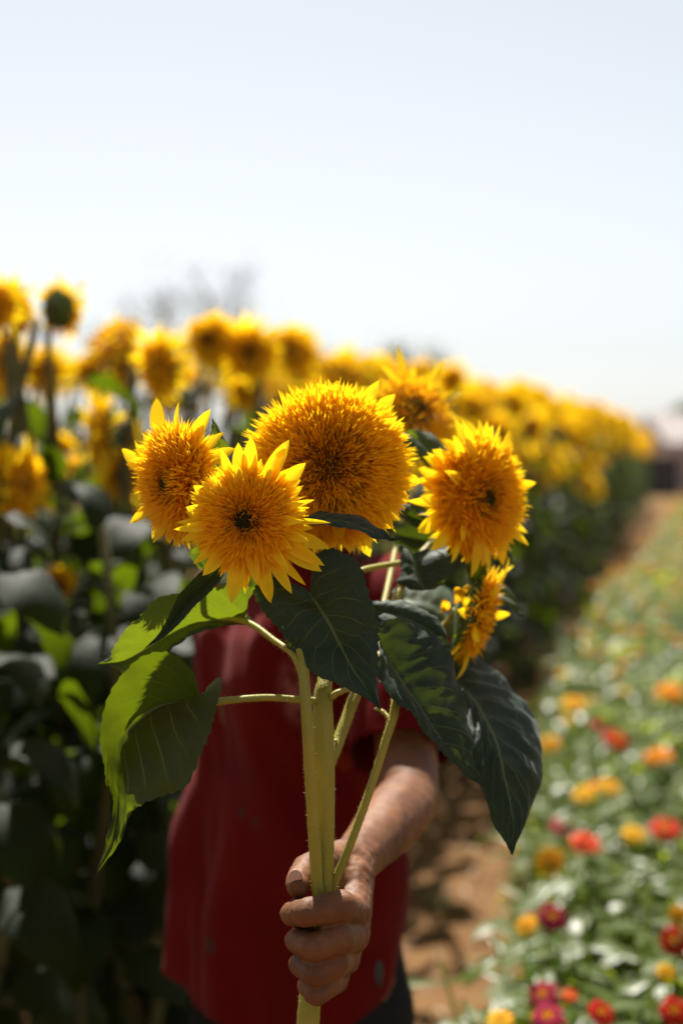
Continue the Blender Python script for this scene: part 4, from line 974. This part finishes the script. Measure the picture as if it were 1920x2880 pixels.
for (px, py, rp, col, fac, lab) in ZKEY:
    hz = .66 + rg.uniform(-.03, .05)
    d = 1.0
    for _ in range(30): d = d + (P(px, py, d).z - hz) / ((py - 1290) / F) * .9
    c = P(px, py, d); x = max(c.x + rg.uniform(0, .05), c.x); y = c.y + rg.uniform(0, .05)
    zinnia(x, y, rg, [(c.x, c.y, c.z, col, rp * 1.08 * d / F, fac)], lab, sc=1.1); zused.append((x, y))
zc = 0; y = 1.7; zfar = []
while y < 34:
    stp = .17 if y < 6 else (.22 if y < 12 else .3)
    xe = zin_edge(y); x = xe + .06
    wmax = min(xe + 2.2, .24 * y + .5 + .04 * y)
    while x < wmax:
        xx = x + rg.uniform(-.05, .05); yy = y + rg.uniform(-.06, .06)
        near_key = min((xx - a) ** 2 + (yy - b) ** 2 for a, b in zused) < .006
        bl = []
        pr = .30 if yy < 5 else (.75 if yy < 9 else .95)
        if not near_key and rg.random() < pr:
            for q in range(1 if yy < 6 else rg.choice((1, 2))):
                col = rg.choice(('yellow', 'yellow', 'yellow', 'yellow', 'orange', 'coral', 'white') if yy > 4.4 else ('yellow', 'magenta', 'red', 'orange'))
                bl.append((xx + rg.uniform(-.08, .08), yy + rg.uniform(-.08, .08), rg.uniform(.60, .74), col, rg.uniform(.018, .029), (rg.uniform(-.4, .4), rg.uniform(-.8, 0), .8)))
        if zc < 270:
            where = 'near end of the bed' if yy < 3.4 else ('middle of the bed' if yy < 6 else 'far half of the bed')
            kindw = ('zinnia plant with %s %s bloom' % ('an' if bl[0][3] == 'orange' else 'a', bl[0][3])) if bl else 'leafy zinnia plant without a bloom'
            zinnia(xx, yy, rg, bl, 'blurred %s in the %s' % (kindw, where), sc=rg.uniform(.98, 1.22), group='%s, %s' % (kindw, where)); zc += 1
        else: zfar.append((xx, yy, bl))
        x += stp
    y += stp
zf = MB(); zb = MB()
for (x, y, bl) in zfar:
    M = Matrix.Translation((x, y, 0)) @ Matrix.Rotation(rg.uniform(0, 6.28), 4, 'Z')
    v, f, c = arrs(ZF[rg.randrange(6)]); A = np.array(M); w = v @ A[:3, :3].T + A[:3, 3]; zf.add([tuple(q) for q in w], f)
    for (bx, by, bz, col, r, fac) in bl: dump(zb, ZB[col][0], Matrix.Translation((bx, by, bz)) @ frame(fac) @ Matrix.Scale(r, 4))
if zfar:
    tag(link_mesh('distant_zinnia_foliage', zf.mesh('dz'), M_ZLEAF), 'far end of the flower bed reading as green mass', 'foliage', kind='stuff')
    tag(link_mesh('distant_zinnia_blooms', zb.mesh('dzb'), M_ZPET), 'orange and yellow specks of bloom at the far end of the bed', 'flowers', kind='stuff')
# low weeds along the path
wd = MB()
for i in range(70):
    y = rng.uniform(2.2, 9); x = row_x(y, rng.uniform(.35, .85)) if rng.random() < .4 else zin_edge(y) - rng.uniform(0, .14)
    for j in range(7):
        a = rng.uniform(0, 6.28); d = Vector((math.cos(a), math.sin(a), rng.uniform(.2, 1.2))).normalized()
        leaf_mesh_local(wd, Vector((x, y, .01)) + d * .01, d, rng.uniform(.03, .08), rng.uniform(.01, .03), rng.uniform(.3, 1.2), rng, nl=3)
tag(wd.build('weeds', M_ZLEAF), 'low weeds sprouting along the edges of the soil path', 'weeds', kind='stuff')
#@@FAR
# ================================================================ FAR BACKGROUND
M_BARK = mat_plain('bark', (.10, .085, .075), (.16, .13, .11), 6, .9)
M_CROWN = mat_leaf('tree_leaf', (.05, .06, .045), (.07, .08, .06), (.12, .16, .04), (.2, .2, .1), .3, .6, veins=False)
def tree(px, d, top_py, spread, nleaf, label, seed, leafsize=.12, low=.35, group=None):
    rg = random.Random(seed); base = P(px, 1290, d); base.z = 0; H = P(px, top_py, d).z
    root = empty('tree', base, label, 'tree', group)
    tk = MB(); tips = []
    def grow(p, dr, L, r, dep):
        q = p + dr * L; tube(tk, [p, p.lerp(q, .5) + rndv(rg, L * .04), q], [r, r * .65], 6, 5)
        if dep == 0: tips.append(q); return
        for k in range(rg.choice((2, 3, 3))):
            nd = (dr + Vector((rg.gauss(0, spread), rg.gauss(0, spread), rg.uniform(.0, .35)))).normalized()
            grow(q, nd, L * rg.uniform(.6, .8), r * .6, dep - 1)
    grow(Vector((0, 0, 0)), Vector((0, 0, 1)), H * .30, H * .012, 5)
    mz = max(t.z for t in tips); s = H / mz
    tk.v = [v * s for v in tk.v]; tips = [t * s for t in tips]
    tk.build('trunk', M_BARK, root, world=False)
    if nleaf:
        cr = MB()
        for i in range(nleaf):
            t = rg.choice(tips); p = t * rg.uniform(low * 2, 1.0) if rg.random() < .5 else t; p = p + rndv(rg, H * .05)
            a = rg.uniform(0, 6.28); dd = Vector((math.cos(a), math.sin(a), rg.uniform(-.8, .6))).normalized()
            petal(cr, p, dd, rndv(rg, 1).normalized(), leafsize * rg.uniform(.7, 1.5), leafsize * .6, .4, .3, 2, uv=True)
        cr.c = []
        cr.build('crown', M_CROWN, root, world=False)
tree(545, 34, 745, .42, 160, 'thin wispy tree rising behind the skyline blooms at upper left', 5, .10)
tree(470, 36, 800, .42, 90, 'fainter sparse tree just left of the wispy one', 6, .10)
tree(770, 40, 905, .45, 120, 'low sparse tree behind the dark-centred skyline pair', 9, .10)
tree(1090, 46, 985, .5, 1800, 'small rounded tree above the row right of the largest bloom', 7, .16)
tree(1870, 70, 1205, .6, 2500, 'dark bushy tree beside the far building', 12, .3)
tree(1835, 85, 1235, .6, 2500, 'dark bushy tree at the far end of the row', 13, .3)
tree(1960, 80, 1150, .6, 2500, 'tall dark tree behind the far building', 14, .3)
# far building
M_WALL = mat_plain('plaster_wall', (.55, .44, .40), (.48, .38, .35), 1.5, .9)
M_ROOF = mat_plain('roof_sheet', (.16, .13, .13), (.20, .17, .16), 2, .7)
M_DARK = mat_plain('window_glass', (.02, .022, .03), (.03, .03, .04), 2, .2)
bc = P(1945, 1290, 60); bc.z = 0
hs_ = empty('farm_building', bc, 'pale plastered building with a dark roof at the far right edge', 'building')
def box(mb, a, b_):
    x0, y0, z0 = a; x1, y1, z1 = b_
    mb.add([Vector(q) for q in ((x0, y0, z0), (x1, y0, z0), (x1, y1, z0), (x0, y1, z0), (x0, y0, z1), (x1, y0, z1), (x1, y1, z1), (x0, y1, z1))], [(3, 2, 1, 0), (4, 5, 6, 7), (0, 1, 5, 4), (1, 2, 6, 5), (2, 3, 7, 6), (3, 0, 4, 7)])
mb = MB(); box(mb, (-.9, 0, 0), (9, 7, 2.2)); mb.build('wall', M_WALL, hs_, False, False)
mb = MB(); mb.add([Vector(q) for q in ((-1.2, -.4, 2.15), (9.3, -.4, 2.15), (9.3, 7.4, 2.15), (-1.2, 7.4, 2.15), (-1.2, 3.5, 3.5), (9.3, 3.5, 3.5))], [(3, 2, 1, 0), (0, 1, 5, 4), (2, 3, 4, 5), (0, 4, 3), (1, 2, 5)]); mb.build('roof', M_ROOF, hs_, False, False)
for q in (2.2, 5.5): mb = MB(); box(mb, (q, -.03, .9), (q + 1.1, .05, 1.8)); mb.build('window', M_DARK, hs_, False, False)
mb = MB(); box(mb, (.2, -.03, 0), (1.1, .05, 1.9)); mb.build('door', M_DARK, hs_, False, False)
shc = P(1868, 1290, 58); shc.z = 0
shd = empty('shed', shc, 'low dark shed left of the pale building', 'shed')
mb = MB(); box(mb, (-1.1, 0, 0), (.6, 2.4, 1.5)); mb.build('wall', M_DARK, shd, False, False)
mb = MB(); box(mb, (-1.3, -.2, 1.5), (.8, 2.6, 1.62)); mb.build('roof', M_ROOF, shd, False, False)
print('plants', cnt, 'far', len(far_spots), 'zinnias', zc, len(zfar), 'objects', len(bpy.data.objects))
